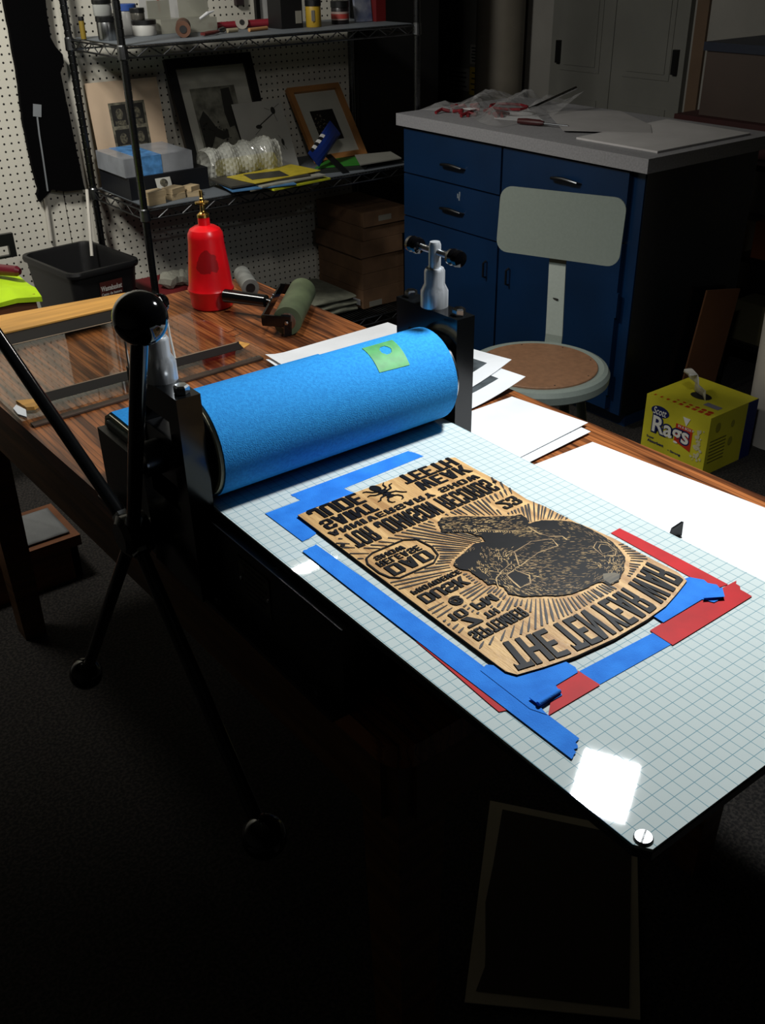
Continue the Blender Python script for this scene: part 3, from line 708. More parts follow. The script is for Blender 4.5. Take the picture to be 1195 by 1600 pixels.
curled('paper_print', [(.430, 1.296), (.745, 1.300), (.742, .884), (.43, .86)], zp_+.001, white_paper, 'white bordered print with curled near corner under another print', cb, parts=(.10, .90, .34, .90))
curled('paper_print', [(.437, 1.309), (.752, 1.318), (.772, .953), (.45, .90)], zp_+.004, white_paper, 'uppermost white bordered print curling beside the stool', lambda u, v: cb(u, v)+.002, parts=(.10, .90, .30, .90))
bm = B(); vs = [bm.verts.new(p) for p in ((.543, .372, .7425), (.530, .381, .7425), (.531, .379, .756), (.542, .372, .766))]; vs2 = [bm.verts.new(v.co + Vector((.001, -.003, 0))) for v in vs]
bm.faces.new(vs); bm.faces.new(vs2[::-1])
for i in range(4): bm.faces.new((vs[i], vs2[i], vs2[(i+1) % 4], vs[(i+1) % 4]))
tag(fin('plastic_chip', bm, black_satin), 'tiny black pointed chip standing on the white sheet', 'chip')

# ---------------------------------------------------------------- glass inking slab
gl = thing('glass_slab', 'clear glass inking slab edged with black tape on the table', 'glass slab', (.2, 1.55, .741))
glassm = bpy.data.materials.new('slab_glass'); glassm.use_nodes = True
_n = glassm.node_tree; _n.nodes.remove(_n.nodes['Principled BSDF']); _t = _n.nodes.new('ShaderNodeBsdfTransparent'); _g = _n.nodes.new('ShaderNodeBsdfGlossy'); _g.inputs['Roughness'].default_value = .03
_t.inputs[0].default_value = (.93, .95, .94, 1); _f = _n.nodes.new('ShaderNodeFresnel'); _f.inputs[0].default_value = 1.5; _m = _n.nodes.new('ShaderNodeMixShader')
_geo = _n.nodes.new('ShaderNodeNewGeometry'); _n.links.new(mathn(_n, 'MULTIPLY', _f.outputs[0], mathn(_n, 'SUBTRACT', 1.0, _geo.outputs['Backfacing'])), _m.inputs[0]); _n.links.new(_t.outputs[0], _m.inputs[1]); _n.links.new(_g.outputs[0], _m.inputs[2]); _n.links.new(_m.outputs[0], _n.nodes['Material Output'].inputs[0])
bm = B(); box(bm, -.055, .452, 1.312, 1.845, .7445, .7535); P('glass_pane', bm, glassm, gl, bevel=.001)
btape = mat('black_tape', (22, 20, 20), .6, spec=.15)
bm = B(); prism(bm, [(.012, 1.365), (.424, 1.372), (.436, 1.412), (.012, 1.408)], .7536, .7540); prism(bm, [(.010, 1.700), (.36, 1.706), (.36, 1.772), (-.03, 1.768)], .7536, .7541); P('black_tape', bm, btape, gl)
bm = B(); prism(bm, [(-.04, 1.300), (.44, 1.322), (.44, 1.340), (-.04, 1.318)], .7412, .7444); P('edge_strip', bm, mat('slab_edge', (70, 52, 42), .6, var=.3), gl)
bm = B()
for a, b in (((.012, 1.409), (.43, 1.413)), ((.02, 1.697), (.36, 1.702))): box(bm, a[0], b[0], a[1], a[1]+.004, .7537, .7541)
P('tape_edge', bm, mat('tape_backing', (130, 112, 92), .6, var=.2), gl)
bm = B(); prism(bm, [(-.03, 1.772), (.36, 1.776), (.403, 1.840), (.392, 1.862), (-.03, 1.906)], .7542, .7575); tag(fin('wooden_strip', bm, mat('yellow_wood', (206, 152, 74), .55, vscale=5, stretch=(1, 12, 1), var=.15), bevel=.0006), 'yellow wooden strip lying along the far edge of the glass slab', 'strip')
bm = B(); prism(bm, [(-.036, 1.394), (-.006, 1.380), (.004, 1.362), (-.020, 1.345), (-.032, 1.352)], .7537, .760); tag(fin('wooden_chip', bm, mat('yellow_wood', (206, 152, 74), .55), bevel=.0006), 'small yellow wooden piece on the near left corner of the glass slab', 'wood piece')
bm = B(); prism(bm, [(-.050, 1.370), (-.040, 1.382), (-.034, 1.350), (-.044, 1.318), (-.052, 1.340)], .7537, .757); tag(fin('paper_scrap', bm, white_paper), 'crumpled white scrap beside the small yellow wooden piece', 'scrap')
bm = B(); prism(bm, [(.424, 1.372), (.446, 1.384), (.436, 1.412), (.430, 1.400)], .7541, .7548); tag(fin('wooden_splinter', bm, mat('yellow_wood', (206, 152, 74), .55)), 'tiny pale splinter at the right end of the near black tape', 'splinter')

# ---------------------------------------------------------------- red plunger bottle
t = thing('plunger_bottle', 'red safety bottle with brass plunger top standing on the table', 'bottle', (.525, 1.69, .7405))
redp = mat('red_plastic', (214, 14, 24), .3, vscale=14, rgb2=(190, 10, 18), spec=.5)
nt = redp.node_tree; bs = nt.nodes['Principled BSDF']; nz = nt.nodes.new('ShaderNodeTexNoise'); nz.inputs['Scale'].default_value = 30; nz.inputs['Detail'].default_value = 5
tcx = nt.nodes.new('ShaderNodeTexCoord'); sp_ = nt.nodes.new('ShaderNodeSeparateXYZ'); nt.links.new(tcx.outputs['Object'], sp_.inputs[0]); nt.links.new(tcx.outputs['Object'], nz.inputs['Vector'])
# ink smudge on the side towards the room: distance from a point on the wall of the bottle
vd = nt.nodes.new('ShaderNodeVectorMath'); vd.operation = 'DISTANCE'; vd.inputs[1].default_value = (-.020 + .525, -.036 + 1.69, .853)
nt.links.new(tcx.outputs['Object'], vd.inputs[0])
sm = mathn(nt, 'LESS_THAN', mathn(nt, 'ADD', vd.outputs['Value'], mathn(nt, 'MULTIPLY', nz.outputs['Fac'], .05)), .049)
src = bs.inputs['Base Color'].links[0].from_socket
nt.links.new(mixc(nt, mathn(nt, 'MULTIPLY', sm, .6), src, lin((60, 14, 16))), bs.inputs['Base Color'])
prof = [(.0, 0), (.043, 0), (.047, .003), (.0485, .012), (.050, .034), (.0525, .039), (.053, .044), (.050, .050), (.0470, .085), (.0425, .125), (.0400, .150), (.0400, .160), (.039, .168), (.034, .177), (.024, .183), (.0135, .186), (.0130, .205)]
bm = B(); lathe(bm, prof, (.525, 1.69, .7405), 48); P('bottle_body', bm, redp, t, smooth=True)
brass = mat('brass', (200, 160, 84), .25, 1)
bm = B(); lathe(bm, [(.0138, .203), (.0138, .209), (.010, .211), (.0060, .215), (.0050, .218), (.0050, .229), (.0066, .231), (.0155, .233), (.0155, .236), (.006, .238), (.0050, .240), (.0050, .244), (.0040, .245), (.0040, .260), (0, .260)], (.525, 1.69, .7405), 32); P('brass_plunger', bm, brass, t, smooth=True)

# ---------------------------------------------------------------- brayer (ink roller)
t = thing('brayer', 'large olive green rubber brayer with black handle lying on the table', 'brayer', (.6, 1.5, .741))
Pn, Pf = Vector((.553, 1.408, .7725)), Vector((.690, 1.560, .7725)); ax = (Pf-Pn).normalized(); sd = Vector((-ax.y, ax.x, 0))
olive = mat('olive_rubber', (82, 92, 66), .55, vscale=20, var=.2)
bm = B(); tube(bm, [Pn, Pf], .031, 48); P('rubber_roller', bm, olive, t, smooth=True)
bm = B(); tube(bm, [Pn-ax*.0015, Pn], .0185, 32); tube(bm, [Pf, Pf+ax*.0015], .0185, 32); P('roller_core', bm, steel, t, smooth=True)
bm = B()
def bar(bm, a, b, w_, h_):
    a, b = Vector(a), Vector(b); d = (b-a).normalized(); u, v = frame_of(d)
    vs = [bm.verts.new(p + u*i*w_/2 + v*j*h_/2) for p in (a, b) for i, j in ((-1, -1), (1, -1), (1, 1), (-1, 1))]
    for f in ((0, 1, 2, 3), (7, 6, 5, 4), (0, 4, 5, 1), (1, 5, 6, 2), (2, 6, 7, 3), (3, 7, 4, 0)): bm.faces.new([vs[i] for i in f])
e1, e2 = Pn - ax*.006, Pf + ax*.006
b1, b2 = e1 + sd*.052 + Vector((0, 0, .004)), e2 + sd*.052 + Vector((0, 0, .004))
bar(bm, e1 - sd*.008, b1, .004, .024); bar(bm, e2 - sd*.008, b2, .004, .024); bar(bm, b1, b2, .004, .02)
bar(bm, e1 - sd*.002, e1 - Vector((0, 0, .030)) - sd*.0, .004, .018)
P('yoke', bm, black_gloss, t, bevel=.001)
mid = (b1+b2)/2
hdir = (Vector((.515, 1.627, 0)) - Vector((.573, 1.52, 0))).normalized()
bm = B(); hs = mid + hdir*.002 + Vector((0, 0, .004)); tube(bm, [hs, hs+hdir*.010, hs+hdir*.012, hs+hdir*.118, hs+hdir*.122], [.007, .007, .0138, .0150, .010], 24); P('handle', bm, black_gloss, t, smooth=True)
bm = B(); lathe(bm, [(.0045, 0), (.0045, .004), (0, .0045)], Pn-ax*.009, 6, axis=-ax); P('axle_nut', bm, chrome, t)
bm = B()
for q in (-.014, 0, .014): sphere(bm, mid + ax*q*1.5 + Vector((0, 0, .013)), .0028, n=10)
P('rivets', bm, chrome, t, smooth=True)
# small grey roller behind the bottle
t = thing('small_brayer', 'small grey rubber roller behind the red bottle', 'brayer', (.66, 1.72, .741))
bm = B(); a_, b_ = Vector((.628, 1.690, .7615)), Vector((.668, 1.800, .7615)); tube(bm, [a_, b_], .0205, 32); P('rubber_roller', bm, mat('grey_rubber', (110, 112, 108), .6, vscale=30, var=.25), t, smooth=True)
d_ = (b_-a_).normalized(); bm = B(); tube(bm, [a_-d_*.002, a_], .011, 20); P('roller_core', bm, black_satin, t, smooth=True)
# wire staples on the table
for k, (x, y) in enumerate(((.452, 1.47), (.447, 1.44))):
    bm = B(); tube(bm, [(x-.010, y+.012, .755+.0), (x-.008, y+.002, .755), (x+.016, y+.008, .755), (x+.014, y+.015, .755)], .0008, 6)
    tag(fin('wire_staple', bm, chrome), ('bent wire staple by the glass slab, the farther of the two' if k == 0 else 'bent wire staple by the glass slab, the nearer of the two'), 'staple', 'staples on the glass slab')
# thin white loop for the pale streaks behind ball knob
bm = B(); tube(bm, [(-.0455, .740, 1.0235), (-.072, .722, 1.030), (-.080, .714, 1.048), (-.080, .714, 1.081), (-.066, .714, 1.105), (-.050, .714, 1.117), (-.031, .714, 1.119), (-.026, .714, 1.105), (-.025, .714, 1.073), (-.022, .714, 1.044), (-.028, .735, 1.0235)], .0013, 8); tag(fin('white_loop', bm, mat('loop_white', (200, 196, 186), .8), smooth=True), 'thin white loop around the press screw behind the black ball knob', 'string')
# ---------------------------------------------------------------- stool
st = thing('shop_stool', 'grey painted metal stool with round brown hardboard seat and backrest', 'stool', (1.235, 1.305, 0))
SC = Vector((1.222, 1.315, 0)); hdg = math.radians(32)
bm = B(); lathe(bm, [(.150, .515), (.176, .495), (.181, .500), (.182, .518), (.176, .529), (.166, .533), (.152, .529), (.0, .529)], SC, 64); P('seat_pan', bm, grey_paint, st, smooth=True)
bm = B(); lathe(bm, [(.151, .5285), (.151, .5325), (.149, .534), (0, .534)], SC, 64); sb_ = P('seat_board', bm, mat('hardboard', (138, 100, 72), .6, vscale=70, var=.1), st, smooth=True)
bm = B()
for k in range(8):
    a = 2*PI*k/8+.3; lathe(bm, [(.0022, 0), (.0022, .0006), (0, .0008)], (SC.x+.14*math.cos(a), SC.y+.14*math.sin(a), .5338), 10)
fin('seat_rivet', bm, dk, sb_)
for k in range(4):
    a = hdg + PI/4 + k*PI/2; d = Vector((math.cos(a), math.sin(a), 0))
    bm = B(); tube(bm, [SC + d*.125 + Vector((0, 0, .50)), SC + d*.215 + Vector((0, 0, .004))], .0125, 16); lg = P('leg', bm, grey_paint, st, smooth=True)
    bm = B(); tube(bm, [SC + d*.214 + Vector((0, 0, .012)), SC + d*.2165 + Vector((0, 0, 0))], .016, 16); fin('foot_cap', bm, black_satin, lg, smooth=True)
bm = B(); pts = [SC + Vector((math.cos(2*PI*k/40)*.178, math.sin(2*PI*k/40)*.178, .20)) for k in range(41)]; tube(bm, pts, .007, 10, cap=False); P('foot_ring', bm, grey_paint, st, smooth=True)
# back strap and back plate: local frame bx = outward heading, by = along plate
ho = math.radians(22); bo = Vector((math.cos(ho), math.sin(ho), 0)); bt = Vector((-math.sin(ho), math.cos(ho), 0))
BC = Vector((1.435, 1.475, .815))
def back_pt(s, h, o): # s along plate, h up, o outward
    return BC + bt*s + Vector((0, 0, 1))*h*.985 + bo*(o + h*.10)
bm = B()
poly = rrect(.345, .172, .032, 6); NX = 20
def slab_from(poly, th, curve):
    a = [bm.verts.new(back_pt(x, y, -th/2 + curve*(x*x))) for x, y in poly]; b = [bm.verts.new(back_pt(x, y, th/2 + curve*(x*x))) for x, y in poly]
    n = len(poly)
    for i in range(n): bm.faces.new((a[i], a[(i+1) % n], b[(i+1) % n], b[i]))
    bm.faces.new(a[::-1]); bm.faces.new(b)
slab_from(poly, .004, 0); P('back_plate', bm, grey_paint, st, bevel=.0015)
bm = B(); base = SC + Vector((math.cos(hdg)*.165, math.sin(hdg)*.165, 0))
path = [base + Vector((0, 0, .46)), base + bo*.012 + Vector((0, 0, .55)), BC + bo*.008 - Vector((0, 0, .10)), BC + bo*.018 + Vector((0, 0, .04))]
rows = []
for p in path: rows.append([bm.verts.new(p + bt*i*.0235 + bo*j) for i, j in ((-1, 0), (1, 0), (1, .004), (-1, .004))])
for a, b in zip(rows, rows[1:]):
    for k in range(4): bm.faces.new((a[k], a[(k+1) % 4], b[(k+1) % 4], b[k]))
bm.faces.new(rows[0][::-1]); bm.faces.new(rows[-1]); sp2 = P('back_strap', bm, grey_paint, st)
bm = B(); q = path[1].lerp(path[2], .5) - bo*.001; box(bm, q.x-.002, q.x+.002, q.y-.008, q.y+.008, q.z-.002, q.z+.002); fin('strap_slot', bm, dk, sp2)

# ---------------------------------------------------------------- blue cabinet
cb_ = thing('base_cabinet', 'dark blue metal base cabinet with drawers and doors under a grey counter', 'cabinet', (1.95, 1.61, 0))
bluem = mat('blue_enamel', (9, 42, 78), .38, vscale=4, var=.12, spec=.5)
sidem = mat('blue_enamel', (9, 42, 78), .38)
X0, X1, Y0, Y1, ZT = 1.965, 2.52, 1.635, 2.785, .857
bm = B(); box(bm, X0, X1, Y0, Y1, .06, ZT); box(bm, X0+.05, X1, Y0+.01, Y1-.01, 0, .06); P('carcass', bm, bluem, cb_, bevel=.003)
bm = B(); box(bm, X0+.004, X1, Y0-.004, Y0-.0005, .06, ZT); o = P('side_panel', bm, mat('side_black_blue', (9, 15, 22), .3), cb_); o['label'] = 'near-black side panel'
def handle_pull(y, z, par, vertical=False):
    bm = B()
    if vertical: tube(bm, [(1.938, y, z+.03), (1.925, y, z+.025), (1.925, y, z-.025), (1.938, y, z-.03)], .004, 10)
    else:
        tube(bm, [(1.945, y-.062, z-.004), (1.928, y-.055, z), (1.922, y-.03, z+.004), (1.921, y, z+.006), (1.922, y+.03, z+.004), (1.928, y+.055, z), (1.945, y+.062, z-.004)], [.003, .005, .006, .0065, .006, .005, .003], 10)
    return fin('handle', bm, darksteel, par, smooth=True)
ym = 2.235
def front(name, y0, y1, z0, z1):
    bm = B(); box(bm, 1.944, X0, y0, y1, z0, z1); return P(name, bm, bluem, cb_, bevel=.003)
def hpar(o, y, z, v=False):
    h = handle_pull(y, z, o, v); return h
for (y0, y1, z0, z1, hy, hz_, vert, nm) in ((ym-.005+.01, Y1-.008, .692, .850, 2.485, .753, False, 'drawer'), (Y0+.045, ym-.005, .640, .850, 1.93, .790, False, 'drawer'),
        (ym+.005, Y1-.008, .530, .686, 2.485, .597, False, 'drawer')):
    o = front(nm, y0, y1, z0, z1); h = handle_pull(hy, hz_, o)
o = front('door', ym+.005, Y1-.008, .075, .524); handle_pull(2.29, .42, o, False if False else True)
o = front('door', Y0+.045, ym-.005, .075, .632); handle_pull(2.17, .42, o, True)
for z_ in (.40, .13):
    bm = B(); box(bm, 1.938, 1.946, Y0+.035, Y0+.045, z_, z_+.08); P('hinge', bm, mat('blue_enamel', (9, 42, 78), .38), cb_)
# scratches
bm = B()
for (y, z) in ((2.45, .66), (2.46, .652), (2.452, .645)): box(bm, 1.9432, 1.9442, y-.004, y+.003, z-.008, z+.008)
P('paint_scratch', bm, mat('scratch_paint', (120, 130, 140), .7), cb_)
ctm = mat('counter_laminate', (150, 150, 154), .5, vscale=160, var=.10)
t = thing('countertop', 'grey laminate countertop with rounded edge on the blue cabinet', 'countertop', (1.95, 1.61, .86))
bm = B(); box(bm, 1.925, 2.56, 1.600, 2.80, .860, .902); P('slab', bm, ctm, t, bevel=.012, seg=4)
# papers on the counter
def flat(name, pts, z, m, th, label, cat='paper', group=None, bevel=0):
    bm = B(); prism(bm, pts, z, z+th); return tag(fin(name, bm, m, bevel=bevel), label, cat, group)
grey_paper = mat('grey_paper', (196, 194, 194), .7)
flat('paper_stack', [(2.010, 1.965), (2.012, 1.640), (2.47, 1.640), (2.50, 2.000)], .9025, grey_paper, .006, 'thick stack of white paper at the near end of the grey counter', group=None)
flat('paper_sheet', [(2.065, 2.075), (2.24, 1.85), (2.36, 1.955), (2.52, 2.23), (2.33, 2.42)], .9090, mat('grey_paper2', (170, 168, 168), .7), .001, 'grey sheet skewed across the counter behind the paper stack')
flat('paper_sheet', [(2.10, 2.45), (2.16, 2.25), (2.30, 2.45), (2.22, 2.56)], .9025, white_paper, .001, 'small white sheet under the plastic bag on the counter')
t = thing('screwdriver', 'short dark handled screwdriver lying beside the bag on the counter', 'screwdriver', (2.05, 2.2, .903))
bm = B(); tube(bm, [(2.075, 2.30, .914), (2.085, 2.27, .914), (2.10, 2.22, .914), (2.105, 2.205, .914)], [.009, .011, .010, .006], 12); P('handle', bm, mat('dark_red_plastic', (60, 16, 18), .4), t, smooth=True)
bm = B(); tube(bm, [(2.105, 2.205, .913), (2.135, 2.12, .911)], .003, 10); P('shaft', bm, darksteel, t, smooth=True)
# clear plastic bag with red contents
t = thing('plastic_bag', 'crumpled clear plastic bag with red contents on the grey counter', 'bag', (2.2, 2.6, .903))
bagm = mat('clear_plastic', (190, 190, 190), .12, spec=.8, alpha=.30, var=.1)
random.seed(3)
bm = B(); nx, ny = 26, 16
def bagpt(u, v):
    x = 2.03 + .46*v + .05*math.sin(u*5); y = 2.79 - .50*u + .05*v
    e = min(u, 1-u, v, 1-v)
    h_ = .904 + .045*min(1, e*6)*(.6+.4*math.sin(u*17+v*9)) + random.uniform(0, .012)*min(1, e*8)
    if u > .75 and v > .6: h_ += .07*(u-.75)*4*(v-.6)*2.5
    return (x, y, h_)
g = {(i, j): bm.verts.new(bagpt(i/nx, j/ny)) for i in range(nx+1) for j in range(ny+1)}
for i in range(nx):
    for j in range(ny): bm.faces.new((g[i, j], g[i+1, j], g[i+1, j+1], g[i, j+1]))
P('bag_film', bm, bagm, t)
bm = B(); redw = mat('red_contents', (128, 24, 34), .45, vscale=60, var=.3)
for k in range(14):
    x, y = random.uniform(2.06, 2.25), random.uniform(2.42, 2.76); a = random.uniform(0, PI)
    tube(bm, [(x, y, .908), (x+.03*math.cos(a), y+.03*math.sin(a), .915), (x+.06*math.cos(a+.6), y+.06*math.sin(a+.6), .908)], .006, 8)
P('red_contents', bm, redw, t, smooth=True)
bm = B(); tube(bm, [(2.20+.06*math.cos(a/10*2*PI), 2.48+.08*math.sin(a/10*2*PI), .93) for a in range(11)], .005, 8, cap=False); P('red_loop', bm, redw, t, smooth=True)
bm = B(); tube(bm, [(2.20, 2.38, .93), (2.42, 2.36, .985)], .006, 8); P('bag_roll', bm, mat('silver_film', (200, 200, 200), .12, 1), t, smooth=True)
bm = B(); box(bm, 2.065, 2.095, 2.54, 2.58, .9255, .927); P('bag_label', bm, white_paper, t)

# ---------------------------------------------------------------- rags box
t = thing('rags_box', 'yellow box of rags with blue and red lettering on the floor below the cabinet', 'box', (1.922, 1.251, 0))
yel = mat('box_yellow', (204, 194, 48), .5, vscale=10, var=.06)
bx, by, bX, bY, bZ = 1.922, 1.252, 2.160, 1.497, .2
bm = B(); box(bm, bx, bX, by, bY, 0, bZ); P('carton', bm, yel, t, bevel=.002)
navy = mat('navy_print', (20, 30, 84), .5); redpr = mat('red_print', (186, 50, 24), .5); wpr = mat('white_print', (228, 226, 216), .5)
bm = B(); box(bm, bX-.050, bX+.0012, by-.0012, bY+.001, 0, bZ-.001); P('blue_back', bm, mat('navy_panel', (14, 34, 92), .5), t)
XF = bx - .0012
def fr(cy, cz, w_, h_, ang=0):   # mapping on the front face: reading direction is -Y
    ca, sa = math.cos(ang), math.sin(ang)
    return lambda u, v, x=XF: Vector((x, cy - ((u-.5)*w_*ca - (v-.5)*h_*sa), cz + (u-.5)*w_*sa + (v-.5)*h_*ca))
def ell(bm, cy, cz, ry, rz, x, n=28):
    vs = [bm.verts.new((x, cy + ry*math.cos(2*PI*k/n), cz + rz*math.sin(2*PI*k/n))) for k in range(n)]; bm.faces.new(vs)
bm = B(); ell(bm, 1.437, .157, .035, .0185, XF); P('logo_oval', bm, navy, t)
bm = B(); f_ = fr(1.437, .157, .050, .025); text_on(bm, 'Scott', lambda u, v: f_(u, v, XF-.0006) + Vector((0, -.004*(v-.5), 0)), .01); P('logo_lettering', bm, wpr, t)
bm = B(); vs = [bm.verts.new((XF-.0002, y, z)) for y, z in ((1.372, .142), (1.308, .142), (1.308, .064), (1.372, .082))]; bm.faces.new(vs); P('red_panel', bm, redpr, t)
for bold, m_, xx, nm in ((.085, navy, -.0006, 'title_outline'), (.02, wpr, -.0012, 'title_lettering')):
    bm = B(); f2 = fr(1.389, .103, .142 if bold < .05 else .150, .074 if bold < .05 else .084, .0); text_on(bm, 'Rags', lambda u, v: f2(u, v, XF+xx), bold); P(nm, bm, m_, t)
bm = B(); f3 = fr(1.338, .136, .05, .009); text_on(bm, 'IN A BOX', lambda u, v: f3(u, v, XF-.0008), .01); P('small_lettering', bm, wpr, t)
for tx, cy, cz, w_ in (('Super', 1.462, .060, .03), ('Absorbent', 1.440, .048, .065), ('• Strong', 1.365, .040, .05)):
    bm = B(); f4 = fr(cy, cz, w_, .010); text_on(bm, tx, lambda u, v: f4(u, v, XF-.0008), .03); P('small_lettering', bm, navy, t)
bm = B(); vs = [bm.verts.new((XF-.0008, y, z)) for y, z in ((1.350, .172), (1.322, .172), (1.334, .144))]; bm.faces.new(vs); P('cloth_print', bm, wpr, t)
bm = B()
for k in range(46): # worn flaked patch
    y, z = random.gauss(1.283, .009), random.uniform(.045, .150); r = random.uniform(.003, .007)
    vs = [bm.verts.new((XF-.0004-k*.00001, y + r*math.cos(a)*random.uniform(.6, 1.2), z + r*math.sin(a)*random.uniform(.6, 1.2))) for a in [2*PI*q/7 for q in range(7)]]; bm.faces.new(vs)
P('torn_patch', bm, mat('torn_card', (196, 188, 150), .8), t)
bm = B(); zt_ = bZ + .0009
for k in range(9):
    y = 1.475 - k*.0245; s_ = .0035 + k*.0009
    vs = [bm.verts.new((x, yy, zt_)) for x, yy in ((1.930, y-s_), (1.930+.010+k*.0006, y-s_), (1.930+.010+k*.0006, y+s_*.6), (1.930, y+s_*.6))]; bm.faces.new(vs)
    if k > 2:
        r = .003+(k-2)*.0012; vs = [bm.verts.new((1.955 + r*.8*math.cos(2*PI*q/16), y + r*math.sin(2*PI*q/16), zt_)) for q in range(16)]; bm.faces.new(vs)
P('top_dots', bm, redpr, t)
bm = B(); vs = [bm.verts.new((2.035 + .026*math.cos(2*PI*q/24), 1.375 + .036*math.sin(2*PI*q/24), zt_)) for q in range(24)]; bm.faces.new(vs); P('top_opening', bm, dk, t)
bm = B(); vs = [bm.verts.new((x, y, zt_)) for x, y in ((1.985, 1.330), (2.010, 1.330), (2.010, 1.275), (1.985, 1.275))]; bm.faces.new(vs); P('top_label', bm, mat('lav_print', (130, 126, 140), .6), t)
bm = B() ; 
for (x, z, r) in ((1.965, .158, .016), (2.04, .150, .012), (2.04, .09, .015)):
    vs = [bm.verts.new((x + r*.8*math.cos(2*PI*q/20), by-.0013, z + r*math.sin(2*PI*q/20))) for q in range(20)]; bm.faces.new(vs)
P('side_icons', bm, mat('olive_icon', (150, 144, 46), .6), t)
bm = B()
for k in range(7):
    z = .115 - k*.012; vs = [bm.verts.new((x, by-.0014, zz)) for x, zz in ((1.935, z), (2.015, z), (2.015, z+.003), (1.935, z+.003))]; bm.faces.new(vs)
P('side_text_lines', bm, mat('olive_print', (112, 108, 40), .6), t)
bm = B(); n = 7; rows = []
for k in range(n):
    u = k/(n-1); x = 2.030 - .05*u + .012*math.sin(k*2.1); y = 1.372 + .030*u; z = bZ + .002 + .085*math.sin(u*2.0)
    w_ = .034*(1-.5*u)
    rows.append([bm.verts.new((x + dx*w_, y - dy*w_, z + random.uniform(-.004, .004))) for dx, dy in ((-.5, .9), (0, .2), (.3, -.6), (.6, -1.2))])
for a, b in zip(rows, rows[1:]):
    for j in range(3): bm.faces.new((a[j], a[j+1], b[j+1], b[j]))
o = P('rag', bm, mat('rag_white', (236, 232, 220), .85), t, smooth=True); md = o.modifiers.new('s', 'SOLIDIFY'); md.thickness = .0015

# ---------------------------------------------------------------- right edge clutter
bm = B(); tube(bm, [(2.335, 1.262, 0), (2.325, 1.270, .9)], .105, 40); tag(fin('white_roll', bm, mat('roll_white', (176, 170, 160), .7), smooth=True), 'tall white roll standing on the floor right of the rags box', 'roll')
bm = B()
vs = prism(bm, [(2.225, 0), (2.43, 0), (2.50, .40), (2.31, .432)], 0, .006)
xf(bm, Matrix(((1, 0, 0, 0), (0, 0, 1, 1.600), (0, 1, 0, 0), (0, 0, 0, 1)))); tag(fin('cardboard_sheet', bm, mat('brown_board', (120, 78, 48), .8)), 'flat brown cardboard sheet leaning against the blue cabinet side', 'cardboard')
t = thing('storage_shelf', 'low dark shelf with orange and cream boxes right of the blue cabinet', 'shelf', (3.0, 2.0, 0))
bm = B()
for z in (.1, .42, .74): box(bm, 2.72, 3.3, 1.55, 2.25, z, z+.02)
for x in (2.73, 3.27):
    for y in (1.57, 2.23): box(bm, x-.015, x+.015, y-.015, y+.015, 0, .76)
P('shelf_frame', bm, black_satin, t)
for x, y, w_, h_, z, m_, lb in ((2.78, 1.66, .10, .13, .44, mat('orange_box', (150, 82, 34), .6), 'orange box on the dark shelf right of the blue cabinet'), (2.78, 1.85, .09, .10, .44, mat('cream_box', (150, 140, 120), .6), 'cream box beside the orange box on the dark shelf'), (2.80, 1.68, .12, .15, .12, mat('olive_box', (90, 84, 60), .6), 'olive box on the lowest board of the dark shelf')):
    bm = B(); box(bm, x-w_/2, x+w_/2, y-w_*.7, y+w_*.7, z, z+h_); o = tag(fin('storage_box', bm, m_, bevel=.003), lb, 'box')
t = thing('plastic_tub', 'dark red plastic tub behind the grey counter at the right', 'tub', (3.0, 2.1, .762))
bm = B(); vs = box(bm, 2.80, 3.20, 1.75, 2.20, .762, .875)
P('tub_body', bm, mat('tub_red', (50, 12, 12), .6), t, bevel=.01)
t = thing('storage_bin', 'pale translucent storage bin with blue lid on the dark red tub', 'bin', (3.0, 2.0, .876))
bm = B(); box(bm, 2.84, 3.18, 1.80, 2.12, .876, 1.095); P('bin_body', bm, mat('bin_pale', (66, 54, 48), .5), t, bevel=.012)
bm = B(); box(bm, 2.83, 3.19, 1.79, 2.13, 1.096, 1.125); P('bin_lid', bm, mat('lid_blue', (16, 26, 46), .5), t, bevel=.006)

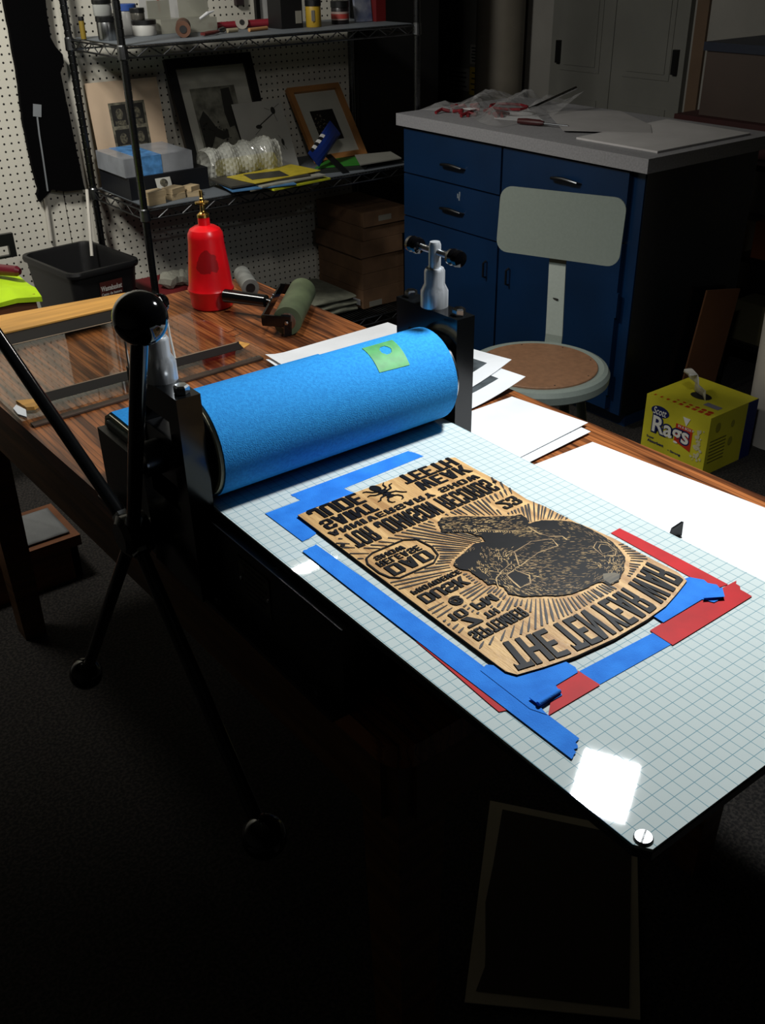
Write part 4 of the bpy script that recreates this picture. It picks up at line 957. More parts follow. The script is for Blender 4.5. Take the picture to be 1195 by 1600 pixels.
# ---------------------------------------------------------------- wire rack
rk = thing('wire_rack', 'chrome wire shelving rack standing in front of the pegboard', 'rack', (1.48, 3.06, 0))
rx0, rx1, ry0, ry1 = .892, 2.066, 2.85, 3.28
wirem = mat('rack_chrome', (120, 122, 124), .35, 1, vscale=20, var=.3)
dark_post = mat('post_chrome', (88, 90, 92), .28, 1)
for x in (rx0, rx1):
    for y in (ry0, ry1):
        prof = [(.0125, 0)]
        z = 0
        bm = B(); pr_ = [(.0125, 0)]
        k = 1
        while k*.0254 < 1.85:
            z = k*.0254; pr_ += [(.0125, z-.0012), (.0110, z-.0008), (.0110, z+.0008), (.0125, z+.0012)]; k += 1
        pr_.append((.0125, 1.85)); lathe(bm, pr_, (x, y, 0), 18)
        P('post', bm, dark_post, rk, smooth=False)
def shelf(z):
    bm = B()
    for (a, b) in (((rx0, ry0), (rx1, ry0)), ((rx1, ry0), (rx1, ry1)), ((rx1, ry1), (rx0, ry1)), ((rx0, ry1), (rx0, ry0))):
        for zz in (z, z-.028): tube(bm, [(*a, zz), (*b, zz)], .0032, 6)
        L = math.hypot(b[0]-a[0], b[1]-a[1]); n = max(4, int(L/.045)); 
        for k in range(n):
            u0, u1 = (k+.1)/n, (k+.9)/n; p = lambda u: (a[0]+(b[0]-a[0])*u, a[1]+(b[1]-a[1])*u)
            za, zb = (z, z-.028) if k % 2 == 0 else (z-.028, z)
            tube(bm, [(*p(k/n), za), (*p((k+1)/n), zb)], .0022, 5)
    k = 0; x = rx0 + .02
    while x < rx1 - .01:
        tube(bm, [(x, ry0, z+.003), (x, ry1, z+.003)], .0016, 4, cap=False); x += .0145
    for y in (ry0+.14, ry0+.29): tube(bm, [(rx0, y, z-.002), (rx1, y, z-.002)], .003, 6)
    for x in (rx0, rx1):
        for y in (ry0, ry1): lathe(bm, [(.014, z-.034), (.0175, z-.030), (.0160, z+.006), (.0135, z+.010)], (x, y, 0), 18)
    return P('wire_shelf', bm, wirem, rk, smooth=False)
for z in (.115, .690, 1.188): shelf(z)
bm = B(); box(bm, rx0+.02, rx1-.02, ry0+.006, ry1-.01, .6955, .6985); P('shelf_liner', bm, mat('liner_grey', (96, 102, 108), .6), rk)
bm = B(); box(bm, rx0+.02, rx1-.02, ry0+.006, ry1-.01, 1.1935, 1.1960); P('shelf_liner', bm, mat('liner_grey', (96, 102, 108), .6), rk)
ZL, ZU, ZD = .699, 1.1965, .1205
def lean(bm, x0, x1, yb, zb, yt, zt, th, mi=0):
    vs = []
    d = Vector((0, yt-yb, zt-zb)).normalized(); n = Vector((0, -d.z, d.y))
    if n.y > 0: n = -n
    pts = [Vector((x, y, z)) + n*o for o in (0, th) for (x, y, z) in ((x0, yb, zb), (x1, yb, zb), (x1, yt, zt), (x0, yt, zt))]
    v = [bm.verts.new(p) for p in pts]
    for f in ((0, 3, 2, 1), (4, 5, 6, 7), (0, 1, 5, 4), (1, 2, 6, 5), (2, 3, 7, 6), (3, 0, 4, 7)):
        q = bm.faces.new([v[i] for i in f]); q.material_index = mi
def on_lean(yb, zb, yt, zt, o):
    d = Vector((0, yt-yb, zt-zb)); L = d.length; n = Vector((0, -d.z/L, d.y/L))
    if n.y > 0: n = -n
    return lambda x, s: Vector((x, yb, zb)) + d/L*s + n*o
# peach portrait board
t = thing('portrait_board', 'pale peach board with small portrait prints leaning behind the grey box', 'print', (1.06, 3.27, ZL))
bm = B(); lean(bm, .930, 1.205, 3.262, ZL, 3.305, 1.046, .004); P('board', bm, mat('peach_card', (196, 172, 146), .7), t)
F = on_lean(3.262, ZL, 3.305, 1.046, .0046)
pgrey = mat('stamp_grey', (112, 108, 92), .6, vscale=60, rgb2=(60, 58, 50)); pface = mat('stamp_face', (96, 92, 76), .6, vscale=120, rgb2=(34, 32, 28)); pdark = mat('stamp_dark', (26, 25, 22), .6)
def quad(bm, F, x0, x1, s0, s1, dz=0):
    bm.faces.new([bm.verts.new(F(x, s)) for x, s in ((x0, s0), (x1, s0), (x1, s1), (x0, s1))])
def ellF(bm, F, cx, cs, rx, rs, n=16):
    bm.faces.new([bm.verts.new(F(cx + rx*math.cos(2*PI*k/n), cs + rs*math.sin(2*PI*k/n))) for k in range(n)])
bm = B(); quad(bm, F, 1.0, 1.140, .03, .278); P('stamp_sheet', bm, pgrey, t)
F2 = on_lean(3.262, ZL, 3.305, 1.046, .0052); F3 = on_lean(3.262, ZL, 3.305, 1.046, .0058)
for i in range(2):
    for j in range(3):
        x, s = 1.036 + i*.068, .235 - j*.083
        bm = B(); quad(bm, F2, x-.028, x+.028, s-.035, s+.035); o = P('portrait', bm, pdark, t)
        bm = B(); ellF(bm, F3, x, s+.004, .014, .019); quad(bm, F3, x-.020, x+.020, s-.034, s-.018); fin('portrait_face', bm, pface, o)
# black framed print
def framed(name, label, x0, x1, yb, yt, ztop, fw, fm, matm, artm, th=.018):
    t = thing(name, label, 'framed print', ((x0+x1)/2, yb, ZL))
    L = math.hypot(yt-yb, ztop-ZL); F = on_lean(yb, ZL, yt, ztop, 0)
    def piece(nm, a, b, c, d, o0, o1, m_, bev=.0015):
        Fa, Fb = on_lean(yb, ZL, yt, ztop, o0), on_lean(yb, ZL, yt, ztop, o1)
        bm = B(); v = [bm.verts.new(Fq(x, s)) for Fq in (Fa, Fb) for x, s in ((a, c), (b, c), (b, d), (a, d))]
        for f in ((0, 3, 2, 1), (4, 5, 6, 7), (0, 1, 5, 4), (1, 2, 6, 5), (2, 3, 7, 6), (3, 0, 4, 7)): bm.faces.new([v[i] for i in f])
        return P(nm, bm, m_, t, bevel=bev)
    piece('frame_rail', x0, x1, 0, fw, 0, th, fm); piece('frame_rail', x0, x1, L-fw, L, 0, th, fm)
    piece('frame_rail', x0, x0+fw, fw, L-fw, 0, th, fm); piece('frame_rail', x1-fw, x1, fw, L-fw, 0, th, fm)
    piece('mat_board', x0+fw, x1-fw, fw, L-fw, .002, .005, matm, 0)
    return t, L, lambda o: on_lean(yb, ZL, yt, ztop, o), piece
matw = mat('mat_board', (176, 176, 166), .7)
t, L, FF, pc = framed('framed_print', 'large black framed etching leaning on the pegboard', 1.235, 1.597, 3.16, 3.300, 1.098, .036, mat('frame_black', (10, 10, 10), .5), matw, None)
artd = mat('etching', (128, 128, 116), .7, vscale=22, rgb2=(70, 70, 62), detail=10)
o = pc('artwork', 1.312, 1.500, .095, .315, .005, .0058, artd, 0)
bm = B(); F = FF(.0064)
def blobF(pts): bm.faces.new([bm.verts.new(F(x, s)) for x, s in pts])
blobF([(1.318, .20), (1.345, .235), (1.360, .215), (1.385, .17), (1.41, .155), (1.43, .16), (1.428, .13), (1.40, .125), (1.37, .14), (1.345, .10), (1.320, .10)])
blobF([(1.438, .305), (1.475, .308), (1.482, .20), (1.495, .12), (1.470, .125), (1.462, .17), (1.440, .165), (1.432, .22)])
for k in range(30):
    x, s = random.uniform(1.318, 1.49), random.uniform(.098, .19); q = random.uniform(.002, .006); blobF([(x-q, s-q), (x+q, s-q*.5), (x+q*.6, s+q), (x-q*.5, s+q*.6)])
P('etched_shapes', bm, mat('etch_dark', (40, 40, 36), .7), t)
# small wood framed print
t, L, FF, pc = framed('framed_print', 'small light wood framed print leaning at the end of the rack', 1.745, 1.995, 3.10, 3.290, .952, .022, mat('pine_frame', (168, 116, 66), .5, vscale=6, var=.2), matw, None, .02)
pc('artwork', 1.815, 1.925, .085, .215, .005, .0058, mat('art_dark', (20, 19, 17), .5), 0)
bm = B(); F = FF(.0064)
for k in range(40):
    x, s = 1.835+.02*math.sin(k*.9)+random.uniform(0, .02), .095+.105*k/40; q = .0015; blobF([(x-q*2, s-q), (x+q*3, s-q), (x+q, s+q), (x-q, s+q)])
P('art_lines', bm, mat('art_light', (120, 112, 96), .6), t)
# insect print sheet
t = thing('insect_print', 'unframed white sheet with insect drawings leaning in front of the black frame', 'print', (1.57, 3.1, ZL))
bm = B(); lean(bm, 1.455, 1.672, 3.10, ZL, 3.212, .936, .0015); P('sheet', bm, mat('print_paper', (172, 172, 166), .7), t)
F = on_lean(3.10, ZL, 3.212, .936, .0022); bm = B()
def ln(p, q, w_=.0008):
    p, q = Vector(p), Vector(q); n = Vector((-(q-p).y, (q-p).x)).normalized()*w_; bm.faces.new([bm.verts.new(F(v.x, v.y)) for v in (p-n, q-n, q+n, p+n)])
ellF(bm, F, 1.625, .222, .010, .014); ln((1.62, .21), (1.545, .17), .0020); ellF(bm, F, 1.545, .168, .014, .008); ln((1.625, .21), (1.632, .18)); ln((1.63, .23), (1.66, .245))
ln((1.61, .225), (1.59, .235)); ln((1.55, .16), (1.52, .14)); ellF(bm, F, 1.630, .10, .006, .014); ln((1.625, .115), (1.618, .128)); ln((1.632, .09), (1.640, .07)); ln((1.622, .09), (1.628, .072))
P('insect_drawing', bm, mat('etch_dark', (40, 40, 36), .7), t)
# boxes at the left of the lower shelf
bm = B(); box(bm, .912, 1.215, 2.990, 3.245, ZL, ZL+.074); tag(fin('flat_box', bm, mat('black_box', (14, 17, 24), .5), bevel=.003), 'wide flat black box on the lower rack shelf', 'box')
t = thing('paper_packet', 'grey wrapped packet with blue band on top of the black box', 'packet', (1.02, 3.1, ZL+.075))
bm = B(); box(bm, .905, 1.165, 3.000, 3.235, ZL+.0750, ZL+.136); P('wrapped_block', bm, mat('grey_wrap', (140, 144, 150), .22, var=.12, vscale=12), t, bevel=.004)
bm = B(); box(bm, .958, 1.045, 2.9985, 3.2365, ZL+.0745, ZL+.1372); P('blue_band', bm, mat('blue_band', (82, 140, 200), .35, vscale=40, var=.25), t)
# rubber stamps / wood blocks
wb = mat('small_block_wood', (178, 158, 124), .7, vscale=10, stretch=(1, 1, 8), var=.15)
def block(x, y, z, w_, d_, h_, a, lab):
    bm = B(); box(bm, x-w_/2, x+w_/2, y-d_/2, y+d_/2, z, z+h_, rot=Matrix.Rotation(a, 3, 'Z')); return tag(fin('wood_block', bm, wb, bevel=.0008), lab, 'wood block', 'small wood blocks on the lower shelf')
block(.955, 2.900, ZL, .062, .045, .022, .1, 'small pale wood block right behind the front post, lower of its pair')
block(.957, 2.903, ZL+.0225, .068, .05, .020, .15, 'small pale wood block right behind the front post, upper of its pair')
block(1.045, 2.925, ZL, .058, .045, .020, .2, 'small pale wood block in the middle pair, lower one')
block(1.043, 2.928, ZL+.0205, .062, .05, .018, .35, 'small pale wood block in the middle pair, upper one')
block(1.115, 2.925, ZL, .052, .045, .018, -.2, 'small pale wood block at the right end of the row')
block(1.112, 2.930, ZL+.0185, .045, .04, .016, .4, 'small pale wood block on top at the right end of the row')
t = thing('portrait_card', 'tiny white card with a dark haired portrait leaning on the black box', 'card', (1.03, 2.985, ZL))
bm = B(); lean(bm, 1.005, 1.062, 2.965, ZL+.01, 2.985, ZL+.062, .001); P('card', bm, mat('print_paper', (172, 172, 166), .7), t)
F = on_lean(2.965, ZL+.01, 2.985, ZL+.062, .0016); bm = B(); ellF(bm, F, 1.034, .038, .015, .014); P('portrait_print', bm, mat('stamp_face', (120, 116, 98), .6), t)
# bubble wrap roll
t = thing('bubble_wrap', 'rolled clear bubble wrap lying in front of the black frame', 'bubble wrap', (1.35, 3.08, ZL))
bwm = mat('bubble_plastic', (206, 208, 200), .12, spec=1.0, alpha=.5, var=.1)
bm = B(); nu, nv = 70, 36; rows = []
for i in range(nu+1):
    x = 1.220 + .300*i/nu; R_ = .063 + .008*math.sin(i*.35) + (.018*math.exp(-((x-1.46)/.05)**2)); row = []
    for j in range(nv):
        a = 2*PI*j/nv; b_ = .004 if (i % 3 and (j + (i//3) % 2) % 2) else 0
        rr = R_*(.92+.08*math.sin(3*a+i*.12)) + b_ + random.uniform(0, .0015)
        row.append(bm.verts.new((x, 3.026 + rr*math.cos(a)*.9, ZL+.068 + rr*math.sin(a) if rr*math.sin(a) > -.065 else ZL+.0025)))
    rows.append(row)
for a, b in zip(rows, rows[1:]):
    for j in range(nv): bm.faces.new((a[j], a[(j+1) % nv], b[(j+1) % nv], b[j]))
P('bubble_sheet', bm, bwm, t)
bm = B(); tube(bm, [(1.28, 3.02, ZL+.050), (1.505, 3.02, ZL+.052)], .036, 20); P('wrapped_yellow_item', bm, mat('dull_yellow', (150, 140, 52), .7), t, smooth=True)
# pile of magazines and envelopes
random.seed(11)
pile = [((36, 37, 36), 'dark grey folder at the bottom of the paper pile', .008), ((186, 190, 40), 'bright yellow green booklet hanging over the front shelf edge', .006), ((120, 116, 104), 'cream paper in the middle of the pile', .004), ((74, 122, 168), 'pale blue leaflet jutting left out of the pile', .004), ((150, 150, 138), 'pale grey booklet under the yellow envelope', .005), ((60, 58, 52), 'dark magazine with orange spine near the top of the pile', .006), ((186, 168, 48), 'yellow envelope on top of the paper pile', .002), ((50, 50, 46), 'grey photo card lying on the yellow envelope', .001)]
posn = [(1.44, 2.975, .30, .20, -.12), (1.50, 2.915, .26, .12, .10), (1.44, 2.96, .30, .18, .05), (1.36, 2.925, .24, .14, -.18), (1.47, 2.945, .28, .17, .06), (1.40, 2.98, .32, .19, -.05), (1.46, 2.975, .30, .17, .12), (1.42, 2.965, .14, .10, -.2)]
z = ZL
for (c, lab, th), (x, y, w_, d_, a) in zip(pile, posn):
    y -= .085; x -= .03
    bm = B(); box(bm, x-w_/2, x+w_/2, y-d_/2, y+d_/2, z, z+th, rot=Matrix.Rotation(a, 3, 'Z')); tag(fin('booklet', bm, mat('booklet_%d_%d_%d' % c, c, .5, vscale=30, var=.12)), lab, 'booklet'); z += th + .0004
# snack bag, green folder, board
t = thing('snack_bag', 'small blue snack bag with black and white stripes leaning by the green folder', 'snack bag', (1.72, 2.99, ZL))
bm = B(); n = 12; rows = []
A0, A1 = Vector((1.640, 2.945, ZL+.050)), Vector((1.800, 3.025, ZL+.140)); dd = (A1-A0).normalized(); uu = dd.cross(Vector((0, -1, .3))).normalized(); vv = dd.cross(uu)
for i in range(n+1):
    u = i/n; hw_ = .033; th_ = .018*math.sin(PI*min(max(u, .02), .98)); p = A0.lerp(A1, u)
    row = [bm.verts.new(p + uu*hw_*math.cos(2*PI*k/14) + vv*(th_+.001)*math.sin(2*PI*k/14)) for k in range(14)]; rows.append(row)
for i, (a, b) in enumerate(zip(rows, rows[1:])):
    for j in range(14):
        f = bm.faces.new((a[j], a[(j+1) % 14], b[(j+1) % 14], b[j])); f.material_index = (1 if i % 2 else 2) if (1 <= i <= 6 and 2 < j < 9) else (3 if i in (7, 8) and 3 < j < 6 else 0)
bm.faces.new(rows[0][::-1]); bm.faces.new(rows[-1])
P('bag_body', bm, [mat('snack_blue', (20, 40, 104), .3), mat('snack_black', (16, 16, 18), .4), mat('snack_white', (176, 176, 176), .4), mat('snack_red', (150, 40, 40), .4)], t)
flat('folder', [(1.66, 2.97), (1.83, 2.91), (1.95, 3.04), (1.80, 3.08)], ZL+.012, mat('folder_green', (44, 120, 36), .5), .003, 'bright green folder under the snack bag', 'folder')
flat('folder', [(1.64, 2.93), (1.84, 2.88), (1.97, 3.03), (1.78, 3.08)], ZL, mat('folder_dark', (30, 34, 30), .6), .011, 'thick dark folder under the green folder', 'folder')
flat('grey_board', [(1.80, 2.865), (2.00, 2.865), (2.05, 3.00), (1.90, 3.04)], ZL+.020, mat('board_grey', (128, 128, 120), .6), .004, 'pale grey board jutting toward the blue cabinet on the lower shelf', 'board')
bm = B(); lean(bm, 1.72, 1.75, 2.87, ZL+.001, 2.99, ZL+.05, .003); xf(bm, Matrix.Translation((0, 0, 0))); tag(fin('black_strap', bm, black_satin), 'black strap lying across the papers at the rack end', 'strap')

# upper shelf things
def jar(name, x, y, r, h_, body, lid, lidh, label, cat, z=ZU, band=None):
    t = thing(name, label, cat, (x, y, z))
    bm = B(); lathe(bm, [(r*.96, 0), (r, .003), (r, h_-.003), (r*.96, h_)], (x, y, z), 28); P('container_body', bm, body, t, smooth=True)
    if lid:
        bm = B(); lathe(bm, [(r*1.05, 0), (r*1.05, lidh-.002), (r, lidh), (0, lidh)], (x, y, z+h_), 28); P('lid', bm, lid, t, smooth=True)
    if band:
        bm = B(); lathe(bm, [(r*1.01, 0), (r*1.01, h_*.5)], (x, y, z+h_*.25), 28); P('paper_label', bm, band, t, smooth=True)
    return t
jar('metal_can', .948, 3.075, .033, .055, steel, black_satin, .016, 'stainless can with black lid at the left end of the upper shelf', 'can')
jar('glass_jar', .944, 3.085, .030, .035, mat('jar_clear', (140, 142, 140), .15, 0), black_satin, .012, 'clear squat jar stacked on the stainless can', 'jar', ZU+.0715)
jar('paint_bottle', .905, 3.18, .009, .055, mat('paint_yellow', (120, 100, 30), .5), black_satin, .012, 'small yellow bottle behind the stainless can', 'bottle')
jar('ink_tin', 1.115, 3.155, .040, .034, mat('tin_white', (176, 176, 172), .45), black_satin, .014, 'white ink tin with wide black lid on the upper shelf', 'tin', band=None)
jar('ink_tin', 1.098, 3.16, .024, .022, mat('tin_grey', (100, 98, 92), .3, .6), black_satin, .014, 'small grey ink tin stacked on the white tin', 'tin', ZU+.0485)
jar('plastic_tub', 1.085, 3.225, .036, .075, mat('tub_clear', (130, 130, 128), .3), mat('lid_blue2', (36, 70, 140), .5), .02, 'tub with bright blue lid behind the stacked tins', 'tub')
jar('spice_jar', 1.025, 3.20, .018, .060, mat('jar_red', (130, 50, 34), .5), black_satin, .01, 'small reddish jar between the stainless can and white tin', 'jar')
t = thing('kraft_roll', 'brown paper roll lying end-on on the upper shelf', 'roll', (1.17, 3.0, ZU))
bm = B(); tube(bm, [(1.160, 2.955, ZU+.025), (1.235, 3.10, ZU+.025)], .0248, 28); P('roll_body', bm, mat('kraft_dark', (92, 62, 46), .8), t, smooth=True)
bm = B(); tube(bm, [(1.1590, 2.9530, ZU+.025), (1.1600, 2.955, ZU+.025)], .012, 20); P('roll_core', bm, dk, t)
clr = mat('clamshell', (150, 150, 138), .2, spec=.6, alpha=.75)
for x, y, z_, w_, a, lb in ((1.215, 3.19, ZU, .09, .1, 'clear plastic clamshell behind the brown roll'), (1.325, 3.16, ZU, .11, -.15, 'clear plastic clamshell right of the brown roll, opened')):
    bm = B(); box(bm, x-w_/2, x+w_/2, y-.04, y+.04, z_, z_+.045, rot=Matrix.Rotation(a, 3, 'Z')); box(bm, x-w_/2, x+w_/2, y+.038, y+.042, z_+.04, z_+.10, rot=Matrix.Rotation(a, 3, 'Z'), piv=(x, y, z_)); tag(fin('plastic_container', bm, clr, bevel=.004), lb, 'container')
bm = B(); tube(bm, [(1.285, 3.07, ZU+.045), (1.315, 3.07, ZU+.060), (1.345, 3.075, ZU+.066)], [.004, .006, .002], 8); tag(fin('plastic_spatula', bm, white_paper), 'white plastic spatula blade resting on the opened clamshell', 'spatula')
t = thing('pliers', 'dark red handled pliers at the front edge of the upper shelf', 'pliers', (1.28, 3.0, ZU))
for q in (-1, 1):
    bm = B(); tube(bm, [(1.225, 2.945+q*.008, ZU+.0075), (1.275, 2.975+q*.014, ZU+.0075), (1.315, 3.00, ZU+.0075)], .005, 8); P('grip', bm, mat('grip_dark_red', (84, 24, 22), .5), t, smooth=True)
bm = B(); tube(bm, [(1.315, 3.00, ZU+.011), (1.345, 3.02, ZU+.011), (1.36, 3.03, ZU+.011)], [.006, .0095, .003], 8); P('jaw', bm, darksteel, t, smooth=True)
t = thing('tape_dispenser', 'dark red tube with a white roll on the upper shelf', 'tool', (1.5, 3.15, ZU))
bm = B(); tube(bm, [(1.370, 3.17, ZU+.014), (1.60, 3.10, ZU+.016)], [.010, .014], 14); P('red_tube', bm, mat('tube_red', (116, 22, 36), .45), t, smooth=True)
bm = B(); tube(bm, [(1.475, 3.115, ZU+.0225), (1.482, 3.132, ZU+.0225)], .0225, 24); P('white_roll', bm, mat('roll_cream', (160, 156, 146), .6), t, smooth=True)
bm = B(); tube(bm, [(1.4742, 3.1128, ZU+.0225), (1.4750, 3.115, ZU+.0225)], .009, 16); P('roll_core', bm, dk, t)
bm = B(); tube(bm, [(1.43, 2.99, ZU+.006), (1.52, 3.02, ZU+.006)], .0062, 10); tag(fin('wooden_stick', bm, mat('stick_wood', (176, 130, 84), .6)), 'short pale wooden stick in front of the dark red tube', 'stick')
bm = B(); tube(bm, [(1.355, 3.01, ZU+.007), (1.40, 3.02, ZU+.007)], .007, 10); tag(fin('cork_piece', bm, mat('stick_wood2', (150, 140, 116), .6)), 'small pale cork piece right of the pliers', 'cork')
t = thing('black_box', 'upright black box with white side label on the upper shelf', 'box', (1.61, 3.05, ZU))
bm = B(); box(bm, 1.570, 1.660, 3.00, 3.09, ZU, ZU+.105); P('box_body', bm, mat('box_black', (14, 14, 15), .5), t, bevel=.003)
bm = B(); box(bm, 1.630, 1.655, 2.9985, 3.001, ZU+.015, ZU+.055); P('side_label', bm, mat('dim_label', (130, 128, 118), .6), t)
bm = B(); box(bm, 1.565, 1.665, 2.995, 3.095, ZU+.1055, ZU+.14); P('box_lid', bm, mat('lid_grey', (120, 118, 112), .6), t, bevel=.003)
jar('paint_jar', 1.706, 3.00, .028, .068, mat('jar_yellow', (160, 130, 34), .45), black_satin, .02, 'yellow paint jar with black lid on the upper shelf', 'jar')
bm = B(); box(bm, 1.6805, 1.6935, 2.972, 2.974, ZU+.02, ZU+.055); tag(fin('loose_label', bm, mat('dim_label', (130, 128, 118), .6)), 'pale label patch at the left of the yellow jar', 'label')
jar('ink_jar', 1.855, 3.045, .033, .055, mat('jar_dark', (26, 22, 24), .35), black_satin, .022, 'dark ink jar with red and white label on the upper shelf', 'jar', band=mat('jar_label', (150, 130, 124), .6))
bm = B(); lathe(bm, [(.0338, 0), (.0338, .016)], (1.855, 3.045, ZU+.018), 28); o = tag(fin('red_label_band', bm, mat('label_red', (150, 52, 46), .5), smooth=True), 'red oval band around the dark ink jar', 'label')
bm = B(); lean(bm, 1.925, 2.000, 3.05, ZU, 3.07, ZU+.14, .012); tag(fin('blister_pack', bm, mat('pack_pale', (120, 124, 134), .3, vscale=18, rgb2=(60, 70, 100))), 'pale plastic hanging pack standing near the right end of the upper shelf', 'pack')
bm = B(); box(bm, 2.005, 2.05, 3.02, 3.10, ZU, ZU+.14); tag(fin('red_carton', bm, mat('carton_red', (92, 14, 16), .5), bevel=.002), 'dark red carton at the right end of the upper shelf', 'carton')
# items pinned on the pegboard above the upper shelf
t = thing('paper_sign', 'white paper with red brush drawing pinned on the pegboard', 'sign', (1.28, 3.325, 1.2))
bm = B(); box(bm, 1.185, 1.372, 3.3265, 3.3290, 1.225, 1.46); P('paper', bm, mat('dim_paper', (186, 186, 184), .7), t)
bm = B()
for L_ in ([(1.250, 1.40), (1.258, 1.32), (1.262, 1.255)], [(1.290, 1.42), (1.300, 1.345), (1.325, 1.292), (1.350, 1.36), (1.368, 1.42)], [(1.305, 1.42), (1.318, 1.34), (1.332, 1.38)]):
    for a, b in zip(L_, L_[1:]):
        p, q = Vector(a), Vector(b); n_ = Vector((-(q-p).y, (q-p).x)).normalized()*.0045; bm.faces.new([bm.verts.new((v.x, 3.3258, v.y)) for v in (p-n_, q-n_, q+n_, p+n_)])
P('red_brush_strokes', bm, mat('brush_red', (176, 36, 36), .6), t)
bm = B(); box(bm, 1.385, 1.42, 3.31, 3.329, 1.265, 1.31); tag(fin('dark_clip', bm, black_satin), 'small dark clip on the pegboard beside the red brush sign', 'clip')
bm = B(); box(bm, 1.570, 1.603, 3.31, 3.329, 1.262, 1.32); tag(fin('hanging_tag', bm, mat('tag_brown', (44, 34, 36), .6)), 'small dark brown tag hanging on the pegboard', 'tag')
t = thing('framed_picture', 'tall dark framed white picture on the pegboard above the black box', 'picture', (1.7, 3.32, 1.2))
bm = B(); box(bm, 1.655, 1.672, 3.312, 3.329, 1.198, 1.50); box(bm, 1.80, 1.817, 3.312, 3.329, 1.198, 1.50); P('frame', bm, mat('frame_black', (10, 10, 10), .5), t)
bm = B(); box(bm, 1.672, 1.80, 3.322, 3.329, 1.20, 1.50); P('picture_sheet', bm, mat('dim_paper', (186, 186, 184), .7), t)

# bottom shelf of the rack: boxes and folded canvas
random.seed(5)
zz = [.1205, .200, .268, .337, .405, .461, .520]; 
for k in range(6):
    x = 1.842 + random.uniform(-.006, .01); y = 2.925 + random.uniform(-.004, .012)
    bm = B(); box(bm, x, x+.215, y, min(y+.34, 3.262), zz[k]+.0018, zz[k+1])
    tag(fin('carton', bm, kraft, bevel=.003), ['lowest', 'second lowest', 'third lowest', 'third highest', 'second highest', 'topmost'][k] + ' flat brown carton in the stack at the right end of the rack', 'carton', 'flat cartons stacked on the rack')
t_ = bm = None
bm = B(); box(bm, 1.8405, 1.8418, 2.95, 3.00, .135, .16); tag(fin('white_sticker', bm, white_paper), 'white sticker on the left side of the lowest brown carton', 'sticker')
bm = B(); box(bm, 1.87, 1.935, 2.9225, 2.924, .129, .152); tag(fin('white_sticker', bm, mat('dim_label', (130, 128, 118), .6)), 'pale printed sticker on the front of the lowest brown carton', 'sticker')
bm = B(); box(bm, 1.925, 1.99, 2.9225, 2.924, .478, .500); tag(fin('white_sticker', bm, mat('dim_label', (130, 128, 118), .6)), 'pale printed sticker on the front of the topmost brown carton', 'sticker')
t = thing('folded_canvas', 'folded grey green canvas cloth on the lowest rack shelf', 'cloth', (1.7, 3.1, ZD))
canv = mat('canvas', (122, 124, 108), .9, vscale=30, var=.15, bump=.4, bscale=300)
for k in range(3):
    bm = B(); rows = []; zc_ = ZD + .014 + k*.026; ins = k*.012
    for i in range(13):
        u = i/12; x = 1.545 + ins + (.275-ins*1.5)*u; row = []
        for j in range(20):
            a = 2*PI*j/20; row.append(bm.verts.new((x, 3.09 + .155*math.copysign(abs(math.cos(a))**.35, math.cos(a)) + .006*math.sin(u*9+k), zc_ + .0125*math.copysign(abs(math.sin(a))**.8, math.sin(a)) + .004*math.sin(u*7+j*.4+k) + .012*u*0)))
        rows.append(row)
    for a, b in zip(rows, rows[1:]):
        for j in range(20): bm.faces.new((a[j], a[(j+1) % 20], b[(j+1) % 20], b[j]))
    bm.faces.new(rows[0][::-1]); bm.faces.new(rows[-1]); P('canvas_fold', bm, canv, t, smooth=True)
bm = B(); box(bm, 1.36, 1.535, 2.92, 3.2, ZD, ZD+.03); tag(fin('dark_folder', bm, mat('folder_grey', (52, 54, 54), .6)), 'dark grey folder lying left of the folded canvas', 'folder')
bm = B(); box(bm, .93, 1.25, 2.90, 3.2, ZD, ZD+.24); tag(fin('red_box', bm, mat('box_dark_red', (96, 18, 22), .6), bevel=.004), 'dark red box on the lowest rack shelf behind the bottle', 'box')
bm = B()
for k in range(5): sphere(bm, (1.02+.035*k, 3.02+.01*(k % 2), ZD+.240+.03), .034, (1, 1, .85), n=10)
for v in bm.verts: v.co += Vector([random.uniform(-.006, .006) for _ in range(3)])
tag(fin('crumpled_plastic', bm, clr), 'crumpled clear plastic on top of the dark red box', 'plastic')

# ---------------------------------------------------------------- wastebasket
t = thing('wastebasket', 'tall black plastic wastebasket standing by the pegboard', 'wastebasket', (.745, 3.135, 0))
wbm = mat('basket_plastic', (20, 20, 21), .45)
def ring(bm, w_, d_, r, z, cx=.745, cy=3.135): return [bm.verts.new((cx + x, cy + y, z)) for x, y in rrect(w_, d_, r, 6)]
bm = B(); prof = [(w_*.90, d_*.96, r_, z_) for w_, d_, r_, z_ in [(.20, .28, .03, .004), (.285, .375, .035, .485), (.305, .395, .04, .490), (.310, .400, .04, .500), (.305, .395, .04, .510), (.280, .370, .035, .510), (.272, .362, .035, .495), (.19, .27, .03, .010)]]
rs = [ring(bm, w_, d_, r, z) for w_, d_, r, z in prof]
BR = Matrix.Translation((.738, 3.115, 0)) @ Matrix.Rotation(math.radians(7), 4, 'Z') @ Matrix.Translation((-.745, -3.135, 0))
xf(bm, BR)
for a, b in zip(rs, rs[1:]):
    n = len(a)
    for k in range(n): bm.faces.new((a[k], a[(k+1) % n], b[(k+1) % n], b[k]))
bm.faces.new(rs[0][::-1]); bm.faces.new(rs[-1]); P('basket_body', bm, wbm, t, smooth=True)
